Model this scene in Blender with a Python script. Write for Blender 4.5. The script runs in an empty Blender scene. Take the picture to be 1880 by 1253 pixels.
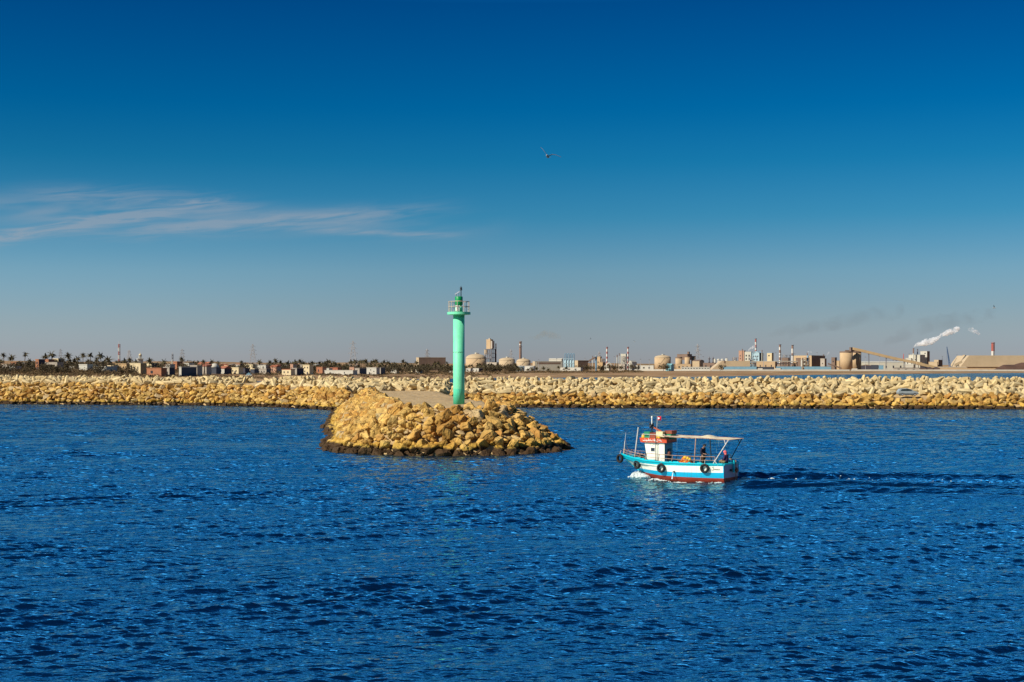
import bpy, bmesh, math, random
import numpy as np
from mathutils import Vector, Matrix, noise as mnoise
R = math.radians
random.seed(7)
rng = np.random.default_rng(11)
C = bpy.data.collections.new('harbour')
scene = bpy.context.scene
scene.collection.children.link(C)

# ------------------------------------------------------------------ camera
F, EYE, HOR = 2611.0, 9.0, 672.0          # focal length in photo pixels, eye height above the water, row of the horizon
cd = bpy.data.cameras.new('camera')
cam = bpy.data.objects.new('camera', cd)
C.objects.link(cam)
cam.location = (0, 0, EYE)
cam.rotation_euler = (R(90), 0, 0)
cd.sensor_width = 36.0
cd.lens = 36.0 * F / 1880.0
cd.shift_y = (HOR - 626.5) / 1880.0
cd.clip_start = 0.5
cd.clip_end = 60000
scene.camera = cam

# ------------------------------------------------------------------ sun, sky, exposure
SUN_EL, SUN_AZ = R(37), R(56)              # height of the sun; angle to the west of straight behind the camera
sd = bpy.data.lights.new('sun', 'SUN')
sd.energy = 5.0
sd.angle = R(0.5)
sd.color = (1.0, 0.93, 0.80)
sun = bpy.data.objects.new('sun', sd)
C.objects.link(sun)
to_sun = Vector((-math.sin(SUN_AZ) * math.cos(SUN_EL), -math.cos(SUN_AZ) * math.cos(SUN_EL), math.sin(SUN_EL)))
sun.rotation_euler = to_sun.to_track_quat('Z', 'Y').to_euler()

world = bpy.data.worlds.new('World')
scene.world = world
world.use_nodes = True
wt = world.node_tree
for n in list(wt.nodes):
    wt.nodes.remove(n)


class NT:
    """Small helper that adds nodes to one tree."""
    def __init__(self, tree):
        self.t = tree

    def node(self, kind, **kw):
        n = self.t.nodes.new(kind)
        for k, v in kw.items():
            setattr(n, k, v)
        return n

    def link(self, a, b):
        self.t.links.new(a, b)

    def put(self, sock, v):
        if hasattr(v, 'is_output') or isinstance(v, bpy.types.NodeSocket):
            self.t.links.new(v, sock)
        else:
            sock.default_value = v

    def math(self, op, a, b=0.0, c=None, clamp=False):
        n = self.node('ShaderNodeMath', operation=op)
        n.use_clamp = clamp
        self.put(n.inputs[0], a)
        self.put(n.inputs[1], b)
        if c is not None:
            self.put(n.inputs[2], c)
        return n.outputs[0]

    def mix(self, mode, fac, a, b):
        n = self.node('ShaderNodeMix', data_type='RGBA', blend_type=mode)
        n.clamp_factor = True
        self.put(n.inputs['Factor'], fac)
        self.put(n.inputs[6], a)
        self.put(n.inputs[7], b)
        return n.outputs[2]

    def noise(self, vec, scale, detail=3.0, rough=0.55, dist=0.0):
        n = self.node('ShaderNodeTexNoise')
        if vec is not None:
            self.link(vec, n.inputs['Vector'])
        n.inputs['Scale'].default_value = scale
        n.inputs['Detail'].default_value = detail
        n.inputs['Roughness'].default_value = rough
        n.inputs['Distortion'].default_value = dist
        return n.outputs['Fac']

    def ramp(self, fac, stops, interp='LINEAR'):
        n = self.node('ShaderNodeValToRGB')
        cr = n.color_ramp
        cr.interpolation = interp
        while len(cr.elements) < len(stops):
            cr.elements.new(0.5)
        for e, (p, c) in zip(cr.elements, stops):
            e.position = p
            e.color = (c[0], c[1], c[2], 1) if hasattr(c, '__len__') else (c, c, c, 1)
        self.put(n.inputs['Fac'], fac)
        return n.outputs['Color']

    def maprange(self, v, a, b, c=0.0, d=1.0, smooth=True):
        n = self.node('ShaderNodeMapRange')
        n.interpolation_type = 'SMOOTHSTEP' if smooth else 'LINEAR'
        self.put(n.inputs['Value'], v)
        n.inputs['From Min'].default_value = a
        n.inputs['From Max'].default_value = b
        n.inputs['To Min'].default_value = c
        n.inputs['To Max'].default_value = d
        return n.outputs['Result']


w = NT(wt)
w_out = w.node('ShaderNodeOutputWorld')
w_bg = w.node('ShaderNodeBackground')
w.link(w_bg.outputs[0], w_out.inputs[0])
sky = w.node('ShaderNodeTexSky', sky_type='NISHITA')
sky.sun_disc = False
sky.sun_elevation = SUN_EL
sky.sun_rotation = math.pi + SUN_AZ        # measured from +Y: behind the camera, swung to the west
sky.altitude = 0
sky.air_density = 1.0
sky.dust_density = 0.6
sky.ozone_density = 3.0
w_bg.inputs['Strength'].default_value = 0.08
w_co = w.node('ShaderNodeTexCoord')
w_sp = w.node('ShaderNodeSeparateXYZ')
w.link(w_co.outputs['Generated'], w_sp.inputs[0])
elev = w.math('DIVIDE', w.math('ARCSINE', w_sp.outputs['Z']), R(1.0))            # degrees above the horizon
azim = w.math('DIVIDE', w.math('ARCTAN2', w_sp.outputs['X'], w_sp.outputs['Y']), R(1.0))
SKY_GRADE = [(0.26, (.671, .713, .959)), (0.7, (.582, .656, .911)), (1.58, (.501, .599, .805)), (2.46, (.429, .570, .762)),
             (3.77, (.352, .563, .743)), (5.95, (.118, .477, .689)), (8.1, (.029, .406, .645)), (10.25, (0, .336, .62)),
             (12.36, (0, .28, .569)), (14.4, (0, .23, .518)), (15.6, (.05, .70, 1.2)), (17.5, (1.1, 3.4, 4.1)), (21, (1.0, 3.1, 3.9)), (25.5, (.16, 1.4, 2.5)), (32, (.03, .42, .90)), (41, (.03, .22, .50)), (58, (.03, .14, .34))]   # by degrees: clear blue, then an unseen bright band added to light the waves
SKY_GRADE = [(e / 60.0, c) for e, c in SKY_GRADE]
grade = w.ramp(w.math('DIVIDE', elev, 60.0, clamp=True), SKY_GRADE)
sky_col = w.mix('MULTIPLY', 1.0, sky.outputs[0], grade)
gain = w.math('ADD', 1.0, w.math('MULTIPLY', 0.34, w.math('MULTIPLY', w.maprange(azim, -22, 4, 1.0, 0.0), w.maprange(elev, 2.0, 9.0, 1.0, 0.0))))
gain = w.math('MULTIPLY', gain, w.maprange(w.math('ABSOLUTE', azim), 45, 110, 1.0, 0.38))      # unseen sky behind the camera dimmed to deepen the shadows
gc = w.node('ShaderNodeCombineColor')
for i in range(3):
    w.put(gc.inputs[i], gain)
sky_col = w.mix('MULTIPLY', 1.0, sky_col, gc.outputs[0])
# thin cirrus low in the west: stretched noise along three drifting bands
cv = w.node('ShaderNodeCombineXYZ')
w.put(cv.inputs[0], w.math('MULTIPLY', azim, 0.16))
w.put(cv.inputs[1], w.math('ADD', w.math('MULTIPLY', elev, 1.5), w.math('MULTIPLY', azim, -0.16)))
cn1 = w.noise(cv.outputs[0], 2.2, 7.0, 0.62, 0.9)
cn2 = w.noise(cv.outputs[0], 0.9, 3.0, 0.5, 0.6)


def band(e0, slope, curve, a0, width, lo, hi, soft):
    """A soft streak around elevation e0 + slope*(az-a0) + curve*(az-a0)^2, between azimuths lo and hi."""
    da = w.math('SUBTRACT', azim, a0)
    c = w.math('ADD', e0, w.math('ADD', w.math('MULTIPLY', da, slope), w.math('MULTIPLY', w.math('MULTIPLY', da, da), curve)))
    d = w.math('DIVIDE', w.math('SUBTRACT', elev, c), width)
    g = w.math('POWER', 2.718, w.math('MULTIPLY', w.math('MULTIPLY', d, d), -1.0))
    g = w.math('MULTIPLY', g, w.maprange(azim, lo - soft, lo + soft))
    return w.math('MULTIPLY', g, w.maprange(azim, hi - soft, hi + soft, 1.0, 0.0))


b1 = w.math('MULTIPLY', band(4.80, 0.24, -0.006, -20.0, 0.27, -34, -13.0, 2.5), 1.5)
b2 = w.math('MULTIPLY', band(6.5, -0.04, -0.004, -14.5, 0.36, -18.5, -10.5, 2.0), 0.6)
b3 = w.math('MULTIPLY', band(5.42, 0.09, 0.0, -12.7, 0.34, -16, -4.0, 3.0), 0.8)
b4 = w.math('MULTIPLY', band(5.36, -0.03, 0.0, -6.5, 0.13, -8.6, -2.6, 1.5), 0.75)
b5 = w.math('MULTIPLY', band(5.7, -0.02, 0.0, -8.0, 0.50, -30, -2.0, 3.0), 0.62)
b6 = w.math('MULTIPLY', band(5.85, 0.0, 0.0, -18.0, 0.60, -34, -11, 4.0), 0.3)
cl = w.math('ADD', w.math('ADD', b1, b2), w.math('ADD', b3, b4))
fine = w.math('MULTIPLY', cl, w.maprange(cn1, 0.34, 0.66, 0.14, 1.0))
veil = w.math('MULTIPLY', w.math('ADD', b5, b6), w.maprange(cn2, 0.34, 0.62, 0.0, 0.75))
cl = w.math('ADD', fine, veil, clamp=True)
CLOUD = (3.3, 3.75, 4.4, 1)
sky_col = w.mix('MIX', w.math('MULTIPLY', cl, 0.60), sky_col, CLOUD)
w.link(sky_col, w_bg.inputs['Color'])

scene.view_settings.view_transform = 'Standard'
scene.view_settings.look = 'None'
scene.view_settings.gamma = 1.0
scene.view_settings.use_curve_mapping = False
scene.view_settings.exposure = 0.32
scene.render.engine = 'CYCLES'
scene.cycles.volume_bounces = 8
scene.cycles.max_bounces = 10
scene.cycles.transparent_max_bounces = 16
scene.cycles.use_denoising = True


# ------------------------------------------------------------------ helpers
def wx(px, D):
    return (px - 940.0) * D / F


def wz(py, D):
    return EYE - (py - HOR) * D / F


def tag(o, label=None, cat=None, group=None, kind=None):
    if label: o['label'] = label
    if cat: o['category'] = cat
    if group: o['group'] = group
    if kind or cat: o['kind'] = kind or 'thing'
    return o


def thing(name, label, cat, loc=(0, 0, 0), rz=0.0, group=None):
    o = bpy.data.objects.new(name, None)
    C.objects.link(o)
    o.empty_display_size = 0.3
    o.location = loc
    o.rotation_euler = (0, 0, rz)
    return tag(o, label, cat, group)


def link_mesh(name, me, mats, parent=None, label=None):
    o = bpy.data.objects.new(name, me)
    C.objects.link(o)
    if not isinstance(mats, (list, tuple)):
        mats = [mats]
    if len(me.materials) == 0:
        for m in mats:
            me.materials.append(m)
    if parent is not None:
        o.parent = parent
    if label:
        o['label'] = label
    return o


class MB:
    """Collects faces; build() links them as ONE mesh object."""
    def __init__(self):
        self.v, self.f, self.m, self.s = [], [], [], []
        self.mi = 0
        self.smooth = False

    def add(self, verts, faces):
        n = len(self.v)
        self.v += [tuple(p) for p in verts]
        for f in faces:
            self.f.append(tuple(i + n for i in f))
            self.m.append(self.mi)
            self.s.append(self.smooth)
        return self

    def box(self, c, s, rz=0.0, mat=None):
        hx, hy, hz = s[0] / 2, s[1] / 2, s[2] / 2
        M = mat if mat is not None else Matrix.Rotation(rz, 3, 'Z')
        cc = Vector(c)
        vs = [cc + M @ Vector((x, y, z)) for x in (-hx, hx) for y in (-hy, hy) for z in (-hz, hz)]
        return self.add(vs, [(0, 1, 3, 2), (4, 6, 7, 5), (0, 4, 5, 1), (2, 3, 7, 6), (0, 2, 6, 4), (1, 5, 7, 3)])

    def box2(self, a, b):
        return self.box([(a[i] + b[i]) / 2 for i in range(3)], [abs(b[i] - a[i]) for i in range(3)])

    def ring(self, c, ax, r, n, ph=0.0):
        ax = Vector(ax).normalized()
        u = ax.orthogonal().normalized() if abs(ax.z) < 0.99 else Vector((1, 0, 0))
        u = (u - ax * u.dot(ax)).normalized()
        w_ = ax.cross(u)
        return [Vector(c) + u * (r * math.cos(ph + 2 * math.pi * i / n)) + w_ * (r * math.sin(ph + 2 * math.pi * i / n)) for i in range(n)]

    def cyl(self, p0, p1, r0, r1=None, n=8, caps=True):
        r1 = r0 if r1 is None else r1
        ax = Vector(p1) - Vector(p0)
        vs = self.ring(p0, ax, r0, n) + self.ring(p1, ax, r1, n)
        fs = [(i, (i + 1) % n, n + (i + 1) % n, n + i) for i in range(n)]
        if caps:
            fs += [tuple(range(n - 1, -1, -1)), tuple(range(n, 2 * n))]
        return self.add(vs, fs)

    def tube(self, pts, r, n=6, closed=False):
        pts = [Vector(p) for p in pts]
        k = len(pts)
        vs = []
        prev = None
        for i, p in enumerate(pts):
            if closed:
                t = pts[(i + 1) % k] - pts[i - 1]
            else:
                t = pts[min(i + 1, k - 1)] - pts[max(i - 1, 0)]
            t.normalize()
            if prev is None:
                u = t.orthogonal().normalized()
            else:
                u = (prev - t * prev.dot(t)).normalized()
            prev = u
            w_ = t.cross(u)
            rr = r[i] if hasattr(r, '__len__') else r
            vs += [p + u * (rr * math.cos(2 * math.pi * j / n)) + w_ * (rr * math.sin(2 * math.pi * j / n)) for j in range(n)]
        fs = []
        for i in range(k if closed else k - 1):
            a, b = i * n, ((i + 1) % k) * n
            fs += [(a + j, a + (j + 1) % n, b + (j + 1) % n, b + j) for j in range(n)]
        if not closed:
            fs += [tuple(range(n - 1, -1, -1)), tuple(range((k - 1) * n, k * n))]
        return self.add(vs, fs)

    def lathe(self, prof, n=24, c=(0, 0, 0), mats=None):
        """prof: list of (r, z); mats: a material index per segment."""
        k = len(prof)
        base = len(self.v)
        for r, z in prof:
            for j in range(n):
                a = 2 * math.pi * j / n
                self.v.append((c[0] + r * math.cos(a), c[1] + r * math.sin(a), c[2] + z))
        for i in range(k - 1):
            for j in range(n):
                a, b = base + i * n, base + (i + 1) * n
                self.f.append((a + j, a + (j + 1) % n, b + (j + 1) % n, b + j))
                self.m.append(mats[i] if mats else self.mi)
                self.s.append(self.smooth)
        for row, rev in ((0, True), (k - 1, False)):
            if prof[row][0] > 1e-4:
                idx = [base + row * n + j for j in range(n)]
                self.f.append(tuple(reversed(idx)) if rev else tuple(idx))
                self.m.append(mats[min(row, k - 2)] if mats else self.mi)
                self.s.append(False)
        return self

    def prism(self, prof, a, b, axis='y'):
        """Extrudes the closed polygon prof of (u, v) from a to b along the axis; u, v are the other two axes in order."""
        n = len(prof)
        put = {'x': lambda u, v, t: (t, u, v), 'y': lambda u, v, t: (u, t, v), 'z': lambda u, v, t: (u, v, t)}[axis]
        vs = [put(u, v, a) for u, v in prof] + [put(u, v, b) for u, v in prof]
        fs = [(i, (i + 1) % n, n + (i + 1) % n, n + i) for i in range(n)] + [tuple(range(n - 1, -1, -1)), tuple(range(n, 2 * n))]
        return self.add(vs, fs)

    def mesh(self, name):
        me = bpy.data.meshes.new(name)
        me.from_pydata(self.v, [], self.f)
        me.polygons.foreach_set('material_index', self.m)
        me.polygons.foreach_set('use_smooth', self.s)
        bm = bmesh.new()
        bm.from_mesh(me)
        bmesh.ops.recalc_face_normals(bm, faces=bm.faces)
        bm.to_mesh(me)
        bm.free()
        me.update()
        return me

    def build(self, name, mats, parent=None, label=None):
        me = self.mesh(name)
        for m in (mats if isinstance(mats, (list, tuple)) else [mats]):
            me.materials.append(m)
        return link_mesh(name, me, mats, parent, label)


def copy_tree(o, parent=None):
    c = o.copy()
    C.objects.link(c)
    if parent is not None:
        c.parent = parent
    for ch in list(o.children):
        copy_tree(ch, c)
    return c


# ------------------------------------------------------------------ materials
MATS = {}


def mat(name, col, rough=0.7, var=0.12, scale=1.5, bump=0.0, bscale=6.0, metal=0.0, spec=0.35, rust=None, island=0.0, objvar=0.0, tint=None):
    """A plain surface with noise in its colour: var = how much, scale per metre; island / objvar = shift per loose piece / per object."""
    if name in MATS:
        return MATS[name]
    m = bpy.data.materials.new(name)
    m.use_nodes = True
    t = NT(m.node_tree)
    p = m.node_tree.nodes['Principled BSDF']
    p.inputs['Roughness'].default_value = rough
    p.inputs['Metallic'].default_value = metal
    p.inputs['Specular IOR Level'].default_value = spec
    co = t.node('ShaderNodeTexCoord').outputs['Object']
    nz = t.noise(co, scale, 5.0, 0.6)
    f = t.maprange(nz, 0.3, 0.7, 1.0 - var, 1.0 + var, smooth=False)
    if island or objvar:
        geo = t.node('ShaderNodeNewGeometry')
        oi = t.node('ShaderNodeObjectInfo')
        r = t.math('FRACT', t.math('ADD', geo.outputs['Random Per Island'], oi.outputs['Random']))
        f = t.math('MULTIPLY', f, t.maprange(r, 0.0, 1.0, 1.0 - max(island, objvar), 1.0 + max(island, objvar) * 0.7, smooth=False))
    base = (col[0], col[1], col[2], 1)
    if tint and (island or objvar):
        base = t.mix('MIX', t.math('FRACT', t.math('MULTIPLY', r, 7.31)), base, (tint[0], tint[1], tint[2], 1))
    cc = t.node('ShaderNodeCombineColor')
    for i in range(3):
        t.put(cc.inputs[i], f)
    c = t.mix('MULTIPLY', 1.0, base, cc.outputs[0])
    if rust:
        rn = t.noise(co, rust[1], 6.0, 0.65)
        c = t.mix('MIX', t.maprange(rn, rust[2], rust[2] + 0.08), c, (rust[0][0], rust[0][1], rust[0][2], 1))
    t.link(c, p.inputs['Base Color'])
    if bump:
        b = t.node('ShaderNodeBump')
        b.inputs['Strength'].default_value = 1.0
        b.inputs['Distance'].default_value = bump
        t.link(t.noise(co, bscale, 5.0, 0.6), b.inputs['Height'])
        t.link(b.outputs[0], p.inputs['Normal'])
    MATS[name] = m
    return m


def rock_material(name, col, tint, wet, scale, tide):
    """Quarried limestone; below the tide mark it carries a black-brown crust of weed."""
    m = bpy.data.materials.new(name)
    m.use_nodes = True
    t = NT(m.node_tree)
    p = m.node_tree.nodes['Principled BSDF']
    geo = t.node('ShaderNodeNewGeometry')
    oi = t.node('ShaderNodeObjectInfo')
    pos = geo.outputs['Position']
    r = t.math('FRACT', t.math('ADD', geo.outputs['Random Per Island'], oi.outputs['Random']))
    r2 = t.math('FRACT', t.math('MULTIPLY', r, 7.31))
    n1 = t.noise(pos, scale, 6.0, 0.65)
    n2 = t.noise(pos, scale * 0.25, 3.0, 0.5)
    c = t.mix('MIX', r2, (*col, 1), (*tint, 1))
    c = t.mix('MIX', t.maprange(n2, 0.45, 0.65, 0.0, 0.75), c, (0.42, 0.19, 0.03, 1))
    k = t.math('MULTIPLY', t.maprange(n1, 0.25, 0.75, 0.6, 1.25, smooth=False), t.maprange(r, 0, 1, 0.72, 1.15, smooth=False))
    cc = t.node('ShaderNodeCombineColor')
    for i in range(3):
        t.put(cc.inputs[i], k)
    c = t.mix('MULTIPLY', 1.0, c, cc.outputs[0])
    c = t.mix('MIX', t.maprange(n1, 0.60, 0.70, 0.0, 0.8), c, (0.20, 0.10, 0.03, 1))
    vo = t.node('ShaderNodeTexVoronoi', feature='DISTANCE_TO_EDGE')
    vo.inputs['Scale'].default_value = scale * 1.1
    vm = t.node('ShaderNodeMix', data_type='VECTOR')
    vm.inputs['Factor'].default_value = 0.25
    nn = t.node('ShaderNodeTexNoise'); nn.inputs['Scale'].default_value = scale * 2.0; nn.inputs['Detail'].default_value = 4.0
    t.link(pos, nn.inputs['Vector']); t.link(pos, vm.inputs[4]); t.link(nn.outputs['Color'], vm.inputs[5])
    t.link(vm.outputs[1], vo.inputs['Vector'])
    crack = t.maprange(vo.outputs['Distance'], 0.0, 0.06, 1.0, 0.0)
    c = t.mix('MIX', t.math('MULTIPLY', crack, 0.4), c, (0.14, 0.075, 0.022, 1))
    r3 = t.math('FRACT', t.math('MULTIPLY', r, 17.77))
    c = t.mix('MIX', t.maprange(r3, 0.92, 0.95, 0.0, 0.6), c, (0.42, 0.33, 0.20, 1))
    c = t.mix('MIX', t.maprange(r3, 0.10, 0.06, 0.0, 0.7), c, (0.36, 0.16, 0.035, 1))
    sp = t.node('ShaderNodeSeparateXYZ')
    t.link(pos, sp.inputs[0])
    h = t.math('ADD', sp.outputs['Z'], t.math('MULTIPLY', t.math('SUBTRACT', t.noise(pos, 0.55, 4.0, 0.6), 0.5), tide * 1.5))
    wetf = t.maprange(h, tide * 0.8, tide * 1.25, 1.0, 0.0)
    yel = t.math('MULTIPLY', t.maprange(h, tide * 0.9, tide * 2.2, 1.0, 0.0), 0.55)
    c = t.mix('MIX', yel, c, (0.50, 0.30, 0.03, 1))
    c = t.mix('MIX', wetf, c, (*wet, 1))
    t.link(c, p.inputs['Base Color'])
    t.put(p.inputs['Roughness'], t.maprange(wetf, 0, 1, 0.9, 0.85))
    p.inputs['Specular IOR Level'].default_value = 0.3
    b = t.node('ShaderNodeBump')
    b.inputs['Strength'].default_value = 0.8
    b.inputs['Distance'].default_value = 0.22
    t.link(t.math('SUBTRACT', t.noise(pos, scale * 2.2, 6.0, 0.65), t.math('MULTIPLY', crack, 0.35)), b.inputs['Height'])
    t.link(b.outputs[0], p.inputs['Normal'])
    return m


M_ROCK = rock_material('limestone', (0.58, 0.335, 0.075), (0.62, 0.40, 0.13), (0.055, 0.028, 0.009), 0.9, 0.72)
M_CONC = mat('block_concrete', (0.54, 0.40, 0.19), 0.9, 0.16, 0.8, 0.03, 3.0, island=0.22, objvar=0.22, tint=(0.52, 0.41, 0.225))
M_SAND = mat('packed_sand', (0.46, 0.33, 0.18), 0.95, 0.25, 0.35, 0.05, 2.0)
M_FILL = mat('quarry_fill', (0.42, 0.29, 0.14), 0.95, 0.3, 0.8, 0.1, 2.0)


# ------------------------------------------------------------------ sea
def sea_heights(X, Y, sp):
    Z = np.zeros_like(X)
    g = np.random.default_rng(5)
    gust = 1.0 + 0.30 * np.sin(X * 0.05 + Y * 0.11 + 1.0) * np.sin(Y * 0.045 + 0.6) + 0.22 * np.sin(X * 0.13 - Y * 0.23 + 2.2) + 0.15 * np.sin(X * 0.31 + Y * 0.4)
    gust = np.clip(gust, 0.45, 1.7)
    n = 180
    for i in range(n):
        lam = 0.20 * (5.5 / 0.20) ** ((i + g.random()) / n)
        main = R(-64) if lam > 0.7 else R(-80)
        th = main + g.normal(0, 0.27 if lam > 0.9 else 0.34)
        k = 2 * math.pi / lam
        slope = float(np.interp(lam, [0.20, 0.28, 0.45, 0.7, 1.2, 2.5, 5.5], [0.012, 0.026, 0.040, 0.036, 0.022, 0.011, 0.006])) * (0.6 + 0.8 * g.random())
        a = slope / k
        wgt = np.clip((lam / sp - 2.0) / 2.0, 0, 1)
        if wgt.max() <= 0:
            continue
        ph = k * (X * math.cos(th) + Y * math.sin(th)) + g.random() * 6.28
        s = np.sin(ph)
        Z += (a * wgt) * (s - 0.30 * (1 - 2 * s * s))
    Z *= gust
    return Z


WAKE = np.array([(16.0, 111.6), (19.6, 111.2), (28, 110.8), (39.3, 109.4), (60, 107), (90, 103)])


def wake_frame(X, Y):
    """distance along and across the boat's track"""
    yc = np.interp(X, WAKE[:, 0], WAKE[:, 1])
    return X - 17.2, Y - yc


def wake_heights(X, Y):
    u, v = wake_frame(X, Y)
    on = 1 / (1 + np.exp(-(u + 0.3) * 2.0))
    d = np.clip(u, 0, 80)
    spread = 0.075 * d
    fade = np.exp(-d / 60.0)
    wob = 0.35 * np.sin(d * 0.55) + 0.2 * np.sin(d * 1.3 + 1)
    Z = 0.58 * np.exp(-((v - 2.6 - spread - wob) / 1.0) ** 2) * fade
    Z -= 0.26 * np.exp(-((v - 4.9 - spread - wob) / 1.1) ** 2) * fade
    Z += 0.50 * np.exp(-((v + 3.6 + spread * 1.3 + wob) / 1.2) ** 2) * fade
    Z -= 0.24 * np.exp(-((v + 1.0) / 1.6) ** 2) * fade
    Z += 0.40 * np.exp(-((v + 7.2 + spread * 1.8 + wob) / 1.3) ** 2) * fade * np.clip(d / 8, 0, 1)
    Z += 0.30 * np.exp(-((v + 10.5 + spread * 2.4 - wob) / 1.5) ** 2) * fade * np.clip(d / 14, 0, 1)
    Z -= (0.26 * np.exp(-((v + 5.6 + spread * 1.5 + wob) / 0.9) ** 2) + 0.24 * np.exp(-((v + 9.0 + spread * 2.1) / 1.0) ** 2) * np.clip(d / 8, 0, 1)) * fade
    turb = np.exp(-(v / (2.2 + 0.03 * d)) ** 2) * np.exp(-d / 55.0)
    Z += turb * 0.13 * (np.sin(X * 5.1 + 2 * np.sin(Y * 3)) * np.sin(Y * 4.3 + X) + np.sin(X * 2.9 - Y * 2.2))
    Z *= on
    # the bow wave and the swell along the side (boat axes)
    bx = (X - 17.02) * -0.839 + (Y - 110.7) * 0.545
    by = -(X - 17.02) * 0.545 - (Y - 110.7) * 0.839
    Z += 0.28 * np.exp(-((bx - 7.5) / 1.1) ** 2 - ((np.abs(by) - 0.5) / 0.7) ** 2)
    Z -= 0.16 * np.exp(-((bx - 3.8) / 2.2) ** 2 - ((by - 2.0) / 1.3) ** 2)
    Z += 0.14 * np.exp(-((bx + 0.6) / 1.0) ** 2 - ((by) / 1.8) ** 2)
    return Z


def build_sea():
    rows = [8.0]
    while rows[-1] < 34: rows.append(rows[-1] * 1.02)
    while rows[-1] < 420: rows.append(rows[-1] * 1.0016)
    while rows[-1] < 30000: rows.append(rows[-1] * 1.05)
    D = np.array(rows)
    uc = np.concatenate([-np.geomspace(2.6, 0.47, 26)[:-1], np.linspace(-0.465, 0.465, 560), np.geomspace(0.47, 2.6, 26)[1:]])
    U, Yg = np.meshgrid(uc, D)
    X = U * Yg
    sp = np.maximum(0.0017 * Yg, np.where(Yg > 420, 0.05 * Yg, 0))
    sp = np.where(np.abs(U) > 0.466, 0.06 * Yg, sp)
    Z = sea_heights(X, Yg, sp)
    near = (Yg > 85) & (Yg < 135) & (X > 0)
    u_, v_ = wake_frame(X[near], Yg[near])
    calm = np.exp(-(v_ / (6.0 + .08 * np.clip(u_, 0, 60))) ** 4) / (1 + np.exp(-u_ * 1.5))
    Z[near] = Z[near] * (1 - .55 * calm) + wake_heights(X[near], Yg[near])
    nr, nc = X.shape
    co = np.stack([X, Yg, Z], -1).reshape(-1, 3).astype(np.float32)
    i = (np.arange(nr - 1)[:, None] * nc + np.arange(nc - 1)[None, :]).ravel()
    quads = np.stack([i, i + 1, i + 1 + nc, i + nc], -1).astype(np.int32)
    me = bpy.data.meshes.new('sea')
    me.vertices.add(len(co)); me.vertices.foreach_set('co', co.ravel())
    me.loops.add(quads.size); me.loops.foreach_set('vertex_index', quads.ravel())
    me.polygons.add(len(quads))
    me.polygons.foreach_set('loop_start', np.arange(0, quads.size, 4, dtype=np.int32))
    me.polygons.foreach_set('use_smooth', np.ones(len(quads), dtype=bool))
    me.update(calc_edges=True)
    m = bpy.data.materials.new('sea_water')
    m.use_nodes = True
    t = NT(m.node_tree)
    m.node_tree.nodes.remove(m.node_tree.nodes['Principled BSDF'])
    out = m.node_tree.nodes['Material Output']
    deep = t.node('ShaderNodeBsdfDiffuse')
    deep.inputs['Color'].default_value = SEA_BODY
    glo = t.node('ShaderNodeBsdfGlossy')
    glo.inputs['Color'].default_value = SEA_TINT
    glo.inputs['Roughness'].default_value = 0.04
    fr = t.node('ShaderNodeFresnel')
    fr.inputs['IOR'].default_value = SEA_IOR
    mx = t.node('ShaderNodeMixShader')
    t.link(fr.outputs[0], mx.inputs[0])
    t.link(deep.outputs[0], mx.inputs[1])
    t.link(glo.outputs[0], mx.inputs[2])
    t.link(mx.outputs[0], out.inputs['Surface'])
    geo = t.node('ShaderNodeNewGeometry')
    mp = t.node('ShaderNodeMapping')
    mp.inputs['Rotation'].default_value = (0, 0, R(-14))
    mp.inputs['Scale'].default_value = (0.42, 1.30, 1.0)
    t.link(geo.outputs['Position'], mp.inputs['Vector'])
    h1 = t.noise(mp.outputs[0], 2.2, 2.0, 0.5, 0.5)
    h2 = t.noise(mp.outputs[0], 9.0, 2.0, 0.5, 0.3)
    # chop too short for the far part of the mesh is carried by the bump there
    sx = t.node('ShaderNodeSeparateXYZ')
    t.link(geo.outputs['Position'], sx.inputs[0])
    h3 = t.math('MULTIPLY', t.noise(mp.outputs[0], 0.95, 2.0, 0.5, 0.4), t.maprange(sx.outputs['Y'], 75, 230, 0.0, 0.40))
    h = t.math('ADD', t.math('MULTIPLY', h1, 0.10), t.math('MULTIPLY', h2, 0.022))
    h = t.math('ADD', h, h3)
    b = t.node('ShaderNodeBump')
    b.inputs['Strength'].default_value = 1.0
    b.inputs['Distance'].default_value = SEA_BUMP
    t.link(h, b.inputs['Height'])
    t.link(b.outputs[0], glo.inputs['Normal'])
    t.link(b.outputs[0], fr.inputs['Normal'])
    o = link_mesh('sea', me, m)
    tag(o, 'deep blue harbour sea ruffled by short wind waves', None, None, 'structure')


SEA_BODY = (0.0, 0.008, 0.030, 1)
SEA_TINT = (0.58, 0.93, 1.0, 1)
SEA_IOR = 3.2
SEA_BUMP = 1.0
build_sea()


# ------------------------------------------------------------------ breakwater, pier and far shore
AXIS = [(-7.0, 155.3), (-9.5, 180.0), (-13.5, 208.0), (-19.5, 262.0), (-23.0, 296.0)]   # centre line of the pier
LEFT = [(-190, 362), (-121, 336), (-74, 324), (-53, 312), (-36, 288)]                    # waterline of the long bank
RIGHT = [(-14, 309), (110, 294), (190, 286)]                                             # waterline under the concrete blocks


def seg_dist(X, Y, pts):
    """distance to a polyline, and the side (positive: to the left of its direction)"""
    best = np.full(X.shape, 1e9)
    side = np.ones(X.shape)
    for (x0, y0), (x1, y1) in zip(pts[:-1], pts[1:]):
        dx, dy = x1 - x0, y1 - y0
        L2 = dx * dx + dy * dy
        t = np.clip(((X - x0) * dx + (Y - y0) * dy) / L2, 0, 1)
        d = np.hypot(X - x0 - t * dx, Y - y0 - t * dy)
        s = np.sign((Y - y0) * dx - (X - x0) * dy)
        m = d < best
        best = np.where(m, d, best)
        side = np.where(m, s, side)
    return best, side


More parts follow.
